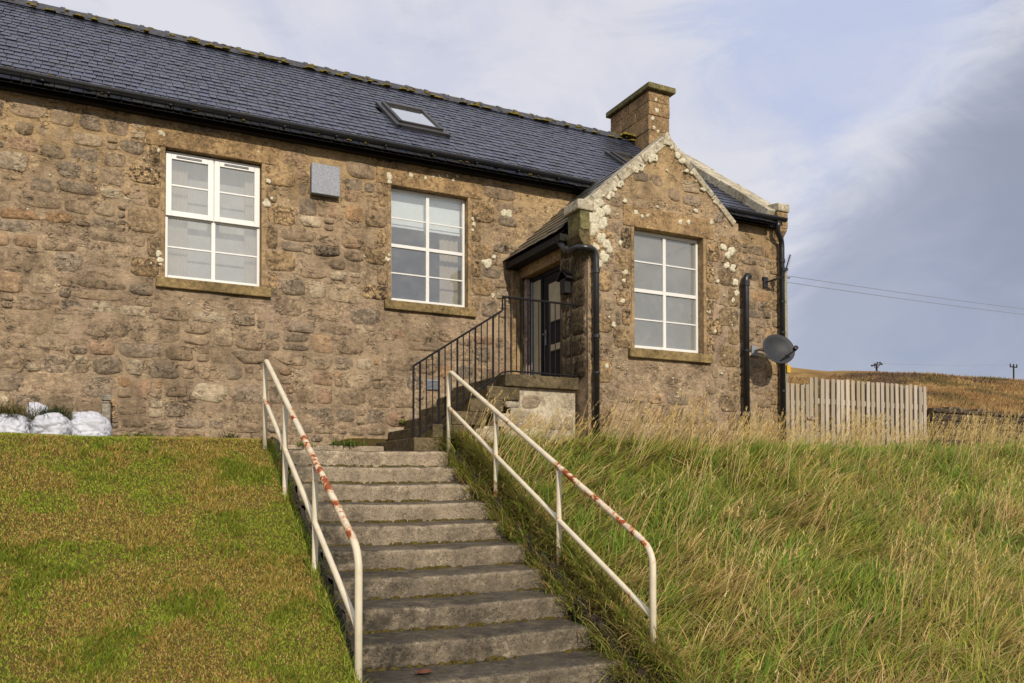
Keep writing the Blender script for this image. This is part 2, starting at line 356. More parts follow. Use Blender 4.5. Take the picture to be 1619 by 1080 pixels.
M = dict(
    mortar=make_mortar(), stone=make_stone(), slate=make_slate(), concrete=make_concrete(), rail=make_rail(), iron=make_iron(),
    sandstone=make_dressed('dressed_sandstone', (0.36, 0.25, 0.125), (0.28, 0.19, 0.10), (0.13, 0.09, 0.05)),
    sill=make_dressed('mossy_sill_stone', (0.27, 0.19, 0.085), (0.20, 0.145, 0.065), (0.10, 0.08, 0.036), 0.15),
    coping=make_dressed('lichened_coping_stone', (0.50, 0.455, 0.34), (0.41, 0.355, 0.25), (0.20, 0.16, 0.09), 0.5),
    chimney=make_dressed('chimney_stone', (0.36, 0.24, 0.115), (0.26, 0.17, 0.085), (0.07, 0.05, 0.03), 0.25),
    mossstone=make_dressed('mossy_dark_stone', (0.13, 0.10, 0.045), (0.085, 0.07, 0.035), (0.03, 0.026, 0.016), 0.25),
    capstone=make_dressed('mossy_cap_stone', (0.21, 0.18, 0.065), (0.14, 0.125, 0.06), (0.05, 0.045, 0.028), 0.25),
    darkstep=make_dressed('mossy_step_stone', (0.155, 0.118, 0.062), (0.10, 0.078, 0.042), (0.035, 0.028, 0.018), 0.1),
    whitewall=make_dressed('limewashed_stone', (0.50, 0.44, 0.33), (0.41, 0.35, 0.25), (0.27, 0.22, 0.14), 0.3),
    upvc=make_simple('white_window_paint', (0.68, 0.67, 0.63), 0.35, 0.45, 0.03),
    black=make_simple('black_plastic', (0.014, 0.014, 0.016), 0.32, 0.5, 0.3, 5),
    fascia=make_simple('black_fascia', (0.010, 0.009, 0.009), 0.6, 0.3, 0.3, 5),
    lead=make_simple('lead_flashing', (0.10, 0.10, 0.105), 0.5, 0.5, 0.3, 12, bump=0.3),
    ridge=make_simple('ridge_stone', (0.055, 0.055, 0.062), 0.7, 0.3, 0.4, 14, bump=0.5),
    frame=make_simple('skylight_frame', (0.030, 0.027, 0.025), 0.45, 0.5, 0.2),
    galv=make_simple('galvanised_sheet', (0.225, 0.24, 0.265), 0.5, 0.4, 0.2, 30),
    dish=make_simple('dish_grey', (0.028, 0.030, 0.033), 0.55, 0.25, 0.15, 12),
    dark=make_simple('interior_dark', (0.10, 0.10, 0.10), 0.9, 0.1),
    room=make_simple('interior_plaster', (0.80, 0.79, 0.74), 0.9, 0.1, 0.03),
    carpet=make_simple('interior_carpet', (0.55, 0.52, 0.46), 0.95, 0.1, 0.1),
    door=make_simple('dark_door_paint', (0.008, 0.010, 0.015), 0.6, 0.2, 0.2),
    brass=make_simple('dull_brass', (0.45, 0.36, 0.20), 0.4, 0.5, 0.2, 20, metallic=0.6),
    peel=make_dressed('peeling_paint_wood', (0.42, 0.33, 0.27), (0.30, 0.22, 0.18), (0.10, 0.045, 0.04), 0.3),
    blind=make_simple('blind_cloth', (0.74, 0.80, 0.82), 0.9, 0.1, 0.02),
    curtain=make_attr('curtain_cloth', 0.95, 0.05, 0.45),
    glass=make_glass('window_glass', (0.90, 0.91, 0.90), 0.12),
    veiled=make_glass('veiled_window_glass', (0.92, 0.92, 0.91), 0.10, 0.20),
    milky=make_glass('paled_window_glass', (0.90, 0.91, 0.88), 0.07, 0.16),
    skyglass=make_glass('skylight_glass', (0.25, 0.27, 0.3), 0.26),
    frost=make_simple('door_glass_frosted', (0.38, 0.35, 0.25), 0.25, 0.5, 0.1),
    lichen=make_lichen(), wood=make_wood(),
    polewood=make_simple('grey_pole_wood', (0.24, 0.22, 0.15), 0.9, 0.1, 0.3, 20, bump=0.4),
    yellow=make_simple('yellow_plate', (0.55, 0.33, 0.02), 0.6, 0.4, 0.05),
    moss_y=make_moss('yellow_lichen_moss', (0.27, 0.205, 0.035), (0.11, 0.095, 0.03)),
    moss_g=make_moss('green_moss', (0.13, 0.105, 0.025), (0.075, 0.055, 0.02)),
    timber=make_dressed('rotten_timber', (0.055, 0.042, 0.032), (0.035, 0.028, 0.022), (0.012, 0.01, 0.009), 0.2),
    ground=make_ground(),
    grass=make_attr('grass_blade', 0.65, 0.22, 0.30),
    leaf=make_attr('leaf', 0.6, 0.3, 0.3),
    bag=make_simple('white_woven_plastic', (0.47, 0.48, 0.53), 0.45, 0.4, 0.10, 12, bump=0.6, bscale=14),
    post=make_dressed('lichened_concrete_post', (0.28, 0.25, 0.19), (0.20, 0.18, 0.14), (0.06, 0.055, 0.045), 0.5),
    twig=make_simple('dark_bark', (0.03, 0.026, 0.02), 0.9, 0.1),
    wire=make_simple('grey_wire', (0.20, 0.20, 0.22), 0.6, 0.3),
    redleaf=make_simple('brown_dead_leaf', (0.12, 0.045, 0.025), 0.8, 0.2),
)

# ------------------------------------------------------------------ mesh building
W = {}       # world origin of every object (all rotations zero unless noted)
class MB:
    def __init__(s): s.v = []; s.f = []; s.c = []; s.k = {}
    def add(s, vs, fs, col=None, **extra):
        o = len(s.v)
        s.v += [tuple(p) for p in vs]
        s.f += [tuple(i + o for i in f) for f in fs]
        s.c += ([col] * len(vs) if not isinstance(col, list) else col)
        for k, val in extra.items():
            s.k.setdefault(k, [])
            s.k[k] += [0.0] * (o - len(s.k[k])) + (val if isinstance(val, list) else [val] * len(vs))
        return s
    def box(s, x0, x1, y0, y1, z0, z1, col=None, **e):
        v = [(x0, y0, z0), (x1, y0, z0), (x1, y1, z0), (x0, y1, z0), (x0, y0, z1), (x1, y0, z1), (x1, y1, z1), (x0, y1, z1)]
        return s.add(v, [(0, 3, 2, 1), (4, 5, 6, 7), (0, 1, 5, 4), (1, 2, 6, 5), (2, 3, 7, 6), (3, 0, 4, 7)], col, **e)
    def hexa(s, v, col=None, **e):
        return s.add(v, [(0, 3, 2, 1), (4, 5, 6, 7), (0, 1, 5, 4), (1, 2, 6, 5), (2, 3, 7, 6), (3, 0, 4, 7)], col, **e)
    def prism(s, poly, axis, a, b, col=None, **e):
        # poly: 2D points (counter-clockwise) on the other two axes in order; extruded along axis from a to b
        n = len(poly)
        def P(p, t):
            return {'x': (t, p[0], p[1]), 'y': (p[0], t, p[1]), 'z': (p[0], p[1], t)}[axis]
        v = [P(p, a) for p in poly] + [P(p, b) for p in poly]
        f = [tuple(range(n))[::-1], tuple(range(n, 2 * n))] + [(i, (i + 1) % n, n + (i + 1) % n, n + i) for i in range(n)]
        return s.add(v, f, col, **e)
    def tube(s, pts, r, n=10, col=None, cap=True, rust=None, closed_r=None):
        pts = [Vector(p) for p in pts]
        base = len(s.v); vs = []; fs = []; ru = []
        up = None
        for i, p in enumerate(pts):
            t = (pts[min(i + 1, len(pts) - 1)] - pts[max(i - 1, 0)]).normalized()
            if up is None:
                up = Vector((0, 0, 1)) if abs(t.z) < 0.9 else Vector((1, 0, 0))
            a = t.cross(up)
            if a.length < 1e-4: a = t.cross(Vector((0, 1, 0)))
            a.normalize(); b = a.cross(t).normalized(); up = b
            rad = r[i] if isinstance(r, (list, tuple)) else r
            for j in range(n):
                q = 2 * math.pi * j / n
                vs.append(p + a * (math.cos(q) * rad) + b * (math.sin(q) * rad))
                ru.append(rust[i] if rust else 0.0)
        for i in range(len(pts) - 1):
            for j in range(n):
                k = (j + 1) % n
                fs.append((i * n + j, i * n + k, (i + 1) * n + k, (i + 1) * n + j))
        if cap:
            fs.append(tuple(range(n))[::-1]); fs.append(tuple(range((len(pts) - 1) * n, len(pts) * n)))
        if rust: s.add(vs, fs, col, Rust=ru)
        else: s.add(vs, fs, col)
        return s
    def lathe(s, prof, ctr, ax=(0, 0, 1), n=24, col=None):
        ax = Vector(ax).normalized(); a = ax.orthogonal().normalized(); b = ax.cross(a); ctr = Vector(ctr)
        vs = []; fs = []
        for (r, h) in prof:
            for j in range(n):
                q = 2 * math.pi * j / n
                vs.append(ctr + ax * h + a * (r * math.cos(q)) + b * (r * math.sin(q)))
        for i in range(len(prof) - 1):
            for j in range(n):
                k = (j + 1) % n
                fs.append((i * n + j, i * n + k, (i + 1) * n + k, (i + 1) * n + j))
        return s.add(vs, fs, col)
    def build(s, name, mat, parent=None, smooth=False, bevel=0.0, kind=None, label=None, cat=None, group=None, loc=None, seg=2):
        me = bpy.data.meshes.new(name)
        o_w = Vector(loc) if loc is not None else (W[parent.name] if parent else Vector((0, 0, 0)))
        me.from_pydata([(x - o_w.x, y - o_w.y, z - o_w.z) for x, y, z in s.v], [], s.f)
        if any(c is not None for c in s.c):
            a = me.color_attributes.new('Col', 'FLOAT_COLOR', 'POINT')
            arr = np.ones((len(s.v), 4), np.float32)
            for i, c in enumerate(s.c):
                if c is not None: arr[i, :len(c)] = c
            a.data.foreach_set('color', arr.ravel())
        for k, vals in s.k.items():
            vals = vals + [0.0] * (len(s.v) - len(vals))
            a = me.attributes.new(k, 'FLOAT', 'POINT'); a.data.foreach_set('value', np.array(vals, np.float32))
        me.materials.append(mat)
        if smooth: me.polygons.foreach_set('use_smooth', [True] * len(me.polygons))
        me.update()
        o = bpy.data.objects.new(name, me); C.objects.link(o)
        if parent:
            o.parent = parent; o.location = o_w - W[parent.name]
        else: o.location = o_w
        W[o.name] = o_w
        if bevel:
            b = o.modifiers.new('bevel', 'BEVEL'); b.width = bevel; b.segments = seg; b.limit_method = 'ANGLE'
        return tag(o, label, cat, group, kind)
def tag(o, label=None, cat=None, group=None, kind=None):
    if label: o['label'] = label
    if cat: o['category'] = cat
    if group: o['group'] = group
    if kind: o['kind'] = kind
    return o
def thing(name, loc, label, cat, group=None):
    o = bpy.data.objects.new(name, None); C.objects.link(o); o.location = loc; o.empty_display_size = 0.2
    W[o.name] = Vector(loc)
    return tag(o, label, cat, group)
def box(*a): return MB().box(*a)
def bulk(name, verts, faces, col, mat, parent=None, kind=None, smooth=False, label=None, cat=None, group=None):
    """a mesh straight from numpy arrays: verts (n,3), faces (m,k), colours (n,3)"""
    me = bpy.data.meshes.new(name)
    n, (m, k) = len(verts), faces.shape
    me.vertices.add(n); me.loops.add(m * k); me.polygons.add(m)
    me.vertices.foreach_set('co', np.ascontiguousarray(verts, np.float32).ravel())
    me.loops.foreach_set('vertex_index', np.ascontiguousarray(faces, np.int32).ravel())
    me.polygons.foreach_set('loop_start', np.arange(0, m * k, k, dtype=np.int32))
    try: me.polygons.foreach_set('loop_total', np.full(m, k, np.int32))
    except Exception: pass
    a = me.color_attributes.new('Col', 'FLOAT_COLOR', 'POINT')
    a.data.foreach_set('color', np.concatenate([col, np.ones((n, 1))], 1).astype(np.float32).ravel())
    if smooth: me.polygons.foreach_set('use_smooth', np.ones(m, bool))
    me.materials.append(mat); me.update(calc_edges=True); me.validate()
    o = bpy.data.objects.new(name, me); C.objects.link(o); W[o.name] = Vector((0, 0, 0))
    if parent: o.parent = parent; o.location = -W[parent.name]
    return tag(o, label, cat, group, kind)

# ------------------------------------------------------------------ terrain
SR = -0.0385                                        # the garden stair is turned a little from the front
NX, NY = 0.99926, SR
T_, R_, SZ0 = 0.3840, 0.1735, 0.3535
def stair_xy(s, d):                                 # s across (0 = middle), d metres downhill from the top nose
    return 2.46 + NX * s + NY * d, 8.2 + NY * s - NX * d
def stair_sd(x, y):
    dx, dy = x - 2.46, y - 8.2
    return dx * NX + dy * NY, dx * NY - dy * NX
def ground_h(x, y):
    x = np.asarray(x, float); y = np.asarray(y, float)
    s, d = stair_sd(x, y)
    nose = SZ0 - np.clip(d, -5, 20) * (R_ / T_)
    left = np.minimum(nose + 0.075, 0.455 + 0.0 * x)
    left = left - 0.05 * sstep(8.9, 7.6, y) * sstep(7.0, 8.4, y)
    plat = 0.40 + 0.10 * sstep(8.2, 9.6, y) + 0.14 * sstep(9.5, 15, x) + 0.06 * sstep(6.4, 5.0, x)
    right = np.minimum(nose + 0.15 + 0.10 * sstep(3.3, 5.5, x), plat)
    w = sstep(-0.2, 0.2, s)
    h = left * (1 - w) + right * w
    h = np.maximum(h, -1.52)
    bump = (fbm(x * 0.9, y * 0.9, 3) - 0.5)
    h = h + bump * (0.05 + 0.16 * sstep(3.6, 4.6, x) * sstep(8.0, 7.0, y)) * sstep(0.9, 1.3, np.abs(s)) * sstep(30, 12, y) * (1 - 0.8 * sstep(9.2, 9.9, y) * sstep(11, 10, x))
    # moor behind the house
    m = 0.44 + 0.24 * np.clip(y - 17, 0, 45) + 0.17 * np.clip(y - 62, 0, 250) + (np.clip(x / np.maximum(y, 1) - 1.0, -1, 1.2)) * 1.4 * sstep(25, 60, y)
    m = m + (fbm(x * 0.05, y * 0.05, 4) - 0.5) * 3.2 * sstep(22, 60, y) * sstep(400, 60, y)
    h = np.where(y > 15, h * (1 - sstep(15, 19, y)) + m * sstep(15, 19, y), h)
    # trench for the stair and the landing
    cut = sstep(0.98, 0.90, np.abs(s)) * sstep(-1.6, -1.5, d)
    floor = np.minimum(nose - 0.30, 0.26)
    return h * (1 - cut) + np.minimum(floor, h) * cut
def axis(segs):
    out = []
    for a, b, st in segs: out += list(np.arange(a, b, st))
    return np.array(out + [segs[-1][1]])
gx = axis([(-400, -40, 30), (-40, -6, 2), (-6, -2, 0.3), (-2, 13, 0.07), (13, 22, 0.18), (22, 60, 1.0), (60, 140, 2.5), (140, 600, 20)])
gy = axis([(-60, -6, 6), (-6, 3, 0.5), (3, 10.6, 0.07), (10.6, 14, 0.2), (14, 70, 0.8), (70, 160, 4), (160, 600, 25)])
GX, GY = np.meshgrid(gx, gy)
GZ = ground_h(GX, GY)
gv = np.stack([GX.ravel(), GY.ravel(), GZ.ravel()], 1)
nxg, nyg = len(gx), len(gy)
ii = (np.arange(nyg - 1)[:, None] * nxg + np.arange(nxg - 1)[None]).ravel()
gf = np.stack([ii, ii + 1, ii + 1 + nxg, ii + nxg], 1)
s_, d_ = stair_sd(gv[:, 0], gv[:, 1])
lawnw = sstep(0.0, -0.3, s_) * sstep(14, 10, gv[:, 1])
moorw = sstep(13, 18, gv[:, 1])
def moor_col(x, y):
    n = fbm(x * 0.16, y * 0.16, 4)[:, None]; n2 = fbm(x * 0.55 + 31, y * 0.55, 3)[:, None]
    c = np.array([0.30, 0.175, 0.060]) * (1 - n) + np.array([0.20, 0.115, 0.045]) * n
    c = c + (np.array([0.37, 0.24, 0.09]) - c) * sstep(0.45, 0.7, n2)
    c = c + (np.array([0.12, 0.075, 0.04]) - c) * sstep(0.60, 0.74, n)
    return c
gc = np.array([0.085, 0.060, 0.022]) * np.ones((len(gv), 1))
gc = gc + (np.array([0.115, 0.085, 0.026]) - gc) * lawnw[:, None]
gc = gc + (moor_col(gv[:, 0], gv[:, 1]) - gc) * moorw[:, None]
bulk('ground', gv, gf, gc, M['ground'], kind='structure', smooth=True)

# ------------------------------------------------------------------ the house
house = thing('house', (3.0, 10.0, 0.5), 'long brown rubble stone house with dark slate roof and gabled entrance wing', 'house')
EZ, SL, EY = 4.24, 0.742, 9.85            # main roof: height at the eave line, slope, eave line
RY = 13.25; RZ = EZ + SL * (RY - EY)
def roof_z(y): return EZ + SL * (y - EY)
XL, XR = -4.0, 9.98
WL, WR, WY = 5.10, 7.405, 8.20            # wing: left and right wall, front
AX, AZ = 6.252, 4.352                     # wing apex
KZ = 3.40
GS = (AZ - KZ) / (AX - 5.15)
winL = (0.603, 1.662, 2.338, 3.826)
winM = (3.268, 4.336, 2.343, 3.830)
winG = (5.755, 6.818, 1.646, 3.128)

def wall_sheet(name, P, us, vs, holes, keep=None, cell=0.055, amp=0.012, seed=0.0):
    """a mortared face as a dense uneven sheet; P(u, v, w) maps to the world, w = proud of the plane"""
    def lines(lo, hi, extra):
        pts = sorted(set([lo, hi] + [e for e in extra if lo < e < hi])); out = []
        for a, b in zip(pts[:-1], pts[1:]):
            n = max(1, int(round((b - a) / cell))); out += [a + (b - a) * i / n for i in range(n)]
        return out + [hi]
    U = lines(us[0], us[1], [h[0] for h in holes] + [h[1] for h in holes])
    V = lines(vs[0], vs[1], [h[2] for h in holes] + [h[3] for h in holes])
    mb = MB(); idx = {}
    uu_, vv_ = np.meshgrid(U, V)
    nz = (fbm(uu_ * 4 + seed, vv_ * 5 + seed, 3) - 0.5) * 2 * amp + (fbm(uu_ * 14 + seed, vv_ * 16, 2) - 0.5) * amp
    vs_ = []
    def vid(i, j):
        if (i, j) not in idx:
            u, v = U[i], V[j]
            edge = any(h[0] - 1e-6 <= u <= h[1] + 1e-6 and h[2] - 1e-6 <= v <= h[3] + 1e-6 for h in holes) or i in (0, len(U) - 1)
            idx[(i, j)] = len(vs_); vs_.append(P(u, v, 0.0 if edge else float(nz[j, i])))
        return idx[(i, j)]
    fs = []
    for j in range(len(V) - 1):
        for i in range(len(U) - 1):
            cu, cv = (U[i] + U[i + 1]) / 2, (V[j] + V[j + 1]) / 2
            if any(h[0] < cu < h[1] and h[2] < cv < h[3] for h in holes): continue
            if keep and not keep(cu, cv): continue
            fs.append((vid(i, j), vid(i + 1, j), vid(i + 1, j + 1), vid(i, j + 1)))
    mb.add(vs_, fs)
    return mb.build(name, M['mortar'], house, smooth=True)

PAL = [((0.355, 0.258, 0.160), 7, .25), ((0.325, 0.238, 0.15), 6, .4), ((0.305, 0.235, 0.16), 4, .5), ((0.41, 0.31, 0.195), 4, .25), ((0.43, 0.265, 0.135), 1.5, .2),
       ((0.41, 0.275, 0.16), 1.6, .25), ((0.285, 0.225, 0.16), 1.6, .6), ((0.46, 0.37, 0.245), 2.4, .35), ((0.36, 0.235, 0.145), 1.2, .3), ((0.265, 0.205, 0.14), .8, .9)]
def pick_col():
    tot = sum(p[1] for p in PAL); x = random.random() * tot
    for c, w_, b in PAL:
        x -= w_
        if x <= 0: break
    k = random.uniform(0.85, 1.18)
    return tuple(min(0.7, v * k) for v in c), b * random.uniform(0.3, 1.4)

def stone_geo(u0, u1, v0, v1, P, h, col, black, sq=3.2, n=16, jit=0.17, tilt=True, full=1.0):
    cu, cv = (u0 + u1) / 2, (v0 + v1) / 2; au, av = (u1 - u0) / 2, (v1 - v0) / 2
    rot = 0.0
    if full == 1.0:
        q = [(-1, -1), (1, -1), (1, 1), (-1, 1)]; pl = []
        for i_ in range(4):
            (ax_, ay_), (bx_, by_) = q[i_], q[(i_ + 1) % 4]
            pl.append((ax_ * (1 - abs(random.gauss(0, .20))), ay_ * (1 - abs(random.gauss(0, .20)))))
            t_ = random.uniform(.3, .7); o_ = 1 + random.uniform(-.14, .05)
            pl.append(((ax_ + (bx_ - ax_) * t_) * (o_ if ax_ == bx_ else 1), (ay_ + (by_ - ay_) * t_) * (o_ if ay_ == by_ else 1)))
        rad = []
        for i_ in range(8):
            a_, b_ = pl[i_], pl[(i_ + 1) % 8]
            rad += [(a_[0] * .80 + b_[0] * .20, a_[1] * .80 + b_[1] * .20), (a_[0] * .28 + b_[0] * .72, a_[1] * .28 + b_[1] * .72)]
        n = 16
    else:
        rad = []
        for j in range(n):
            a = 2 * math.pi * (j + 0.5) / n
            c, s = math.cos(a), math.sin(a)
            m = (abs(c) ** sq + abs(s) ** sq) ** (-1 / sq) * (1 + random.uniform(-jit, jit * 0.6))
            rad.append((c * m, s * m))
    rings = [(1.03, -0.014, 0.0), (0.96, 0.35, 0.30), (0.84, 0.85, 0.8), (0.45, 1.0, 1.0)] if full == 1.0 else [(1.0, -0.014, 0.0), (0.95, 0.5, 0.34 * full), (0.82, 0.9, 0.9), (0.48, 1.0, 1.0)]
    gx_, gy_ = (random.uniform(-0.35, 0.35), random.uniform(-0.35, 0.35)) if tilt else (0, 0)
    vs, cs, bs = [], [], []
    for k, hh, e in rings:
        for (a, b) in rad:
            x, y = a * k, b * k
            xr, yr = x * au * math.cos(rot) - y * av * math.sin(rot), x * au * math.sin(rot) + y * av * math.cos(rot)
            w = (-0.014 if hh < 0 else h * hh * (1 + gx_ * x + gy_ * y) + (random.uniform(-0.15, 0.15) * h if k < 0.9 else 0))
            vs.append(P(cu + xr, cv + yr, w)); cs.append((*col, e)); bs.append(black)
    vs.append(P(cu, cv, h * (1 + random.uniform(-0.15, 0.2)))); cs.append((*col, 1.0)); bs.append(black)
    fs = []
    for r in range(len(rings) - 1):
        for j in range(n):
            k = (j + 1) % n
            fs.append((r * n + j, r * n + k, (r + 1) * n + k, (r + 1) * n + j))
    L = (len(rings) - 1) * n
    for j in range(n): fs.append((L + j, L + (j + 1) % n, len(vs) - 1))
    return vs, fs, cs, bs

STONES = []          # (weight, wall object name, geometry)
def put_stone(wall, P, u0, u1, v0, v1, h=None, col=None, **k):
    if col is None: col, bl = pick_col()
    else: bl = k.pop('bl', 0.6)
    h = h if h is not None else random.choice([0.004, 0.007, 0.010, 0.013, 0.017, 0.022])
    g = stone_geo(u0, u1, v0, v1, P, h, col, bl, **k)
    c = Vector(P((u0 + u1) / 2, (v0 + v1) / 2, 0))
    f = r0.dot(c) / max(0.1, f0.dot(c)); inside = -0.66 < f < 0.66 and f0.dot(c) > 0
    STONES.append(((u1 - u0) * (v1 - v0) / c.length_squared * (1 if inside else 0.01), wall, g))
def rubble(wall, P, us, vs, excl, limit=None, hfix=None, hmin=0.13, hmax=0.27):
    v = vs[0]
    while v < vs[1] - 0.05:
        hgt = min(random.uniform(hmin, hmax), vs[1] - v)
        lo, hi = (limit(v + hgt * 0.8) if limit else us)
        iv = [(lo, hi)]
        for e in excl:
            if min(e[3], v + hgt) - max(e[2], v) > 0.02:
                nx = []
                for a, b in iv:
                    if e[1] <= a or e[0] >= b: nx.append((a, b)); continue
                    if e[0] > a: nx.append((a, e[0]))
                    if e[1] < b: nx.append((e[1], b))
                iv = nx
        for a, b in iv:
            u = a + random.uniform(0, 0.03)
            while u < b - 0.07:
                wd = random.uniform(0.20, 0.50) * (0.70 + hgt * 1.7)
                if b - (u + wd) < 0.12: wd = b - u
                g = random.uniform(0.002, 0.010)
                dv = random.uniform(-0.022, 0.022)
                r = random.random()
                if hgt > 0.25 and r < 0.20:
                    sp = random.uniform(0.38, 0.62)
                    put_stone(wall, P, u + g, u + wd - g, v + dv + g, v + hgt * sp - g * .6, sq=random.uniform(2.4, 4), h=hfix)
                    put_stone(wall, P, u + g, u + wd - g, v + hgt * sp + g * .6, v + hgt - g, sq=random.uniform(2.4, 4), h=hfix)
                elif wd > 0.3 and r < 0.32:
                    sp = random.uniform(0.62, 0.75)
                    put_stone(wall, P, u + g, u + wd * sp - g, v + dv + g, v + hgt - g, sq=random.uniform(2.6, 4.5), h=hfix)
                    put_stone(wall, P, u + wd * sp + g, u + wd - g, v + g, v + hgt * .5, sq=2.5, h=hfix)
                    put_stone(wall, P, u + wd * sp + g, u + wd - g, v + hgt * .53, v + hgt - g, sq=2.5, h=hfix)
                elif r < (0.90 if hfix is None else (0.85 if v < 3.3 else 0.6)):
                    put_stone(wall, P, u + g, u + wd - g, v + dv + g, v + hgt + dv - g, sq=random.uniform(2.4, 4.5), h=hfix)
                u += wd
        v += hgt

Pm = lambda u, v, w: (u, 10.0 - w, v)
Pg = lambda u, v, w: (u, WY - w, v)
Ps = lambda u, v, w: (WL - w, u, v)
DOOR = (8.86, 9.93, 1.26, 2.82)
wall_main = wall_sheet('wall', Pm, (XL, XR), (0.0, 4.34), [winL, winM], seed=0.0)
def gable_keep(u, v): return v < AZ - 0.02 - GS * abs(u - AX) + 0.02
wall_wing = wall_sheet('wing_wall', Pg, (WL, WR), (-0.1, AZ - 0.06), [winG], keep=gable_keep, cell=0.045, seed=40.0)
wall_side = wall_sheet('wing_side_wall', Ps, (WY, 10.0), (0.0, 3.05), [DOOR], cell=0.05, seed=80.0)
wall_side.data.flip_normals()
mb = MB()                                                     # plain outer walls that the picture does not show
mb.add([(WR, WY, -.1), (WR, 10, 0), (WR, 10, 3.4), (WR, WY, 3.38)], [(0, 1, 2, 3)])
mb.add([(XR, 10, 0), (XR, 16.5, 0), (XR, 16.5, 4.3), (XR, RY, RZ - .05), (XR, 10, 4.3)], [(0, 1, 2, 3, 4)])
mb.add([(XL, 10, 0), (XL, 10, 4.3), (XL, RY, RZ - .05), (XL, 16.5, 4.3), (XL, 16.5, 0)], [(0, 1, 2, 3, 4)])
mb.add([(XL, 16.5, 0), (XL, 16.5, 4.3), (XR, 16.5, 4.3), (XR, 16.5, 0)], [(0, 1, 2, 3)])
mb.build('rear_wall', M['mortar'], house)

DC = [(0.42, 0.285, 0.145), (0.37, 0.255, 0.13), (0.46, 0.31, 0.155), (0.34, 0.24, 0.135)]
def one_of(p):
    k = random.uniform(.85, 1.12); return tuple(c * k for c in random.choice(p))
def quoins(wall, P, win, ex, left=True, right=True, lw=0.33):
    u0, u1, v0, v1 = win
    v = v0 - 0.02; k = 0
    while v < v1 + 0.0:
        hh = min(random.uniform(0.20, 0.30), v1 + 0.02 - v)
        if hh < 0.08: break
        for side, on in ((-1, left), (1, right)):
            if not on: continue
            wd = (0.13 if (k + (side > 0)) % 2 else lw) * random.uniform(0.9, 1.12)
            a, b = (u0 - 0.05 - wd, u0 - 0.05) if side < 0 else (u1 + 0.05, u1 + 0.05 + wd)
            put_stone(wall, P, a + .004, b - .004, v + .006, v + hh - .006, h=random.uniform(0.008, 0.02), col=one_of(DC),
                      bl=random.choice([0.5, 0.8, 1.1]), sq=9, jit=0.03, full=2.2)
            ex.append((a, b, v, v + hh))
        v += hh; k += 1
    ex.append((u0 - 0.05, u1 + 0.05, v0 - 0.02, v1))
def opening_trim(P, win, name_parent, depth=0.11, lintel=(0.20, 0.26), flip=False, sill=True, ex=None, wall=None):
    """dressed margins, reveals, lintel and sill of a window opening"""
    u0, u1, v0, v1 = win
    def slab(a, b, c, d, w0, w1):
        q = [P(a, c, w0), P(b, c, w0), P(b, c, w1), P(a, c, w1), P(a, d, w0), P(b, d, w0), P(b, d, w1), P(a, d, w1)]
        return q if not flip else [q[1], q[0], q[3], q[2], q[5], q[4], q[7], q[6]]
    for a, b in ((u0 - 0.045, u0), (u1, u1 + 0.045)):
        MB().hexa(slab(a, b, v0, v1, -depth - 0.06, 0.012)).build('jamb', M['sandstone'], wall, bevel=0.006)
    if lintel:
        MB().hexa(slab(u0 - lintel[0], u1 + lintel[0], v1, v1 + lintel[1], -depth - 0.06, 0.014)).build('lintel', M['chimney'], wall, bevel=0.008)
        ex.append((u0 - lintel[0], u1 + lintel[0], v1 - .02, v1 + lintel[1] + .01))
    if sill:
        MB().hexa(slab(u0 - 0.095, u1 + 0.11, v0 - 0.118, v0 - 0.002, -depth - 0.06, 0.055)).build('sill', M['sill'], wall, bevel=0.01)
        ex.append((u0 - 0.11, u1 + 0.12, v0 - 0.125, v0))
exM, exG, exS = [], [], []
opening_trim(Pm, winL, 'L', ex=exM, wall=wall_main)
opening_trim(Pm, winM, 'M', ex=exM, wall=wall_main)
opening_trim(Pg, winG, 'G', ex=exG, wall=wall_wing, lintel=(0.16, 0.25))
quoins('wall', Pm, winL, exM); quoins('wall', Pm, winM, exM); quoins('wing_wall', Pg, winG, exG, lw=0.24)
exM.append((WL - 0.02, WR, 0, 4.3)); exM.append((3.72, 3.94, 1.21, 1.37)); exM.append((2.2, 2.62, 3.53, 3.95))
exM.append((3.0, 5.1, 0, 0.5))
rubble('wall', Pm, (-2.6, XR - 0.26), (0.40, 4.18), exM)
v = 0.4; k = 0                                                # corner stones of the house end and of the wing
while v < 4.1:
    hh = random.uniform(0.22, 0.32)
    put_stone('wall', Pm, XR - (0.42 if k % 2 else 0.25), XR - 0.005, v + .006, v + hh - .006, h=0.016, col=one_of(DC), sq=9, jit=0.03, full=2.2)
    v += hh; k += 1
v = 0.4; k = 0
while v < 3.05:
    hh = min(random.uniform(0.22, 0.32), 3.2 - v)
    for a, b in ((WL + .004, WL + (0.34 if k % 2 else 0.19)), (WR - (0.19 if k % 2 else 0.34), WR - .004)):
        put_stone('wing_wall', Pg, a, b, v + .006, v + hh - .006, h=0.014, col=one_of(DC), sq=9, jit=0.03, full=2.2)
        exG.append((a - .01, b + .01, v, v + hh))
    v += hh; k += 1
rubble('wing_wall', Pg, (WL, WR), (0.35, 4.1), exG, hfix=.009, limit=lambda v: (WL + max(0, (v - KZ + .1) / GS) + .02, WR - max(0, (v - KZ + .1) / GS) - .02), hmax=0.24)
exS.append((DOOR[0], DOOR[1], 0, 3.1))
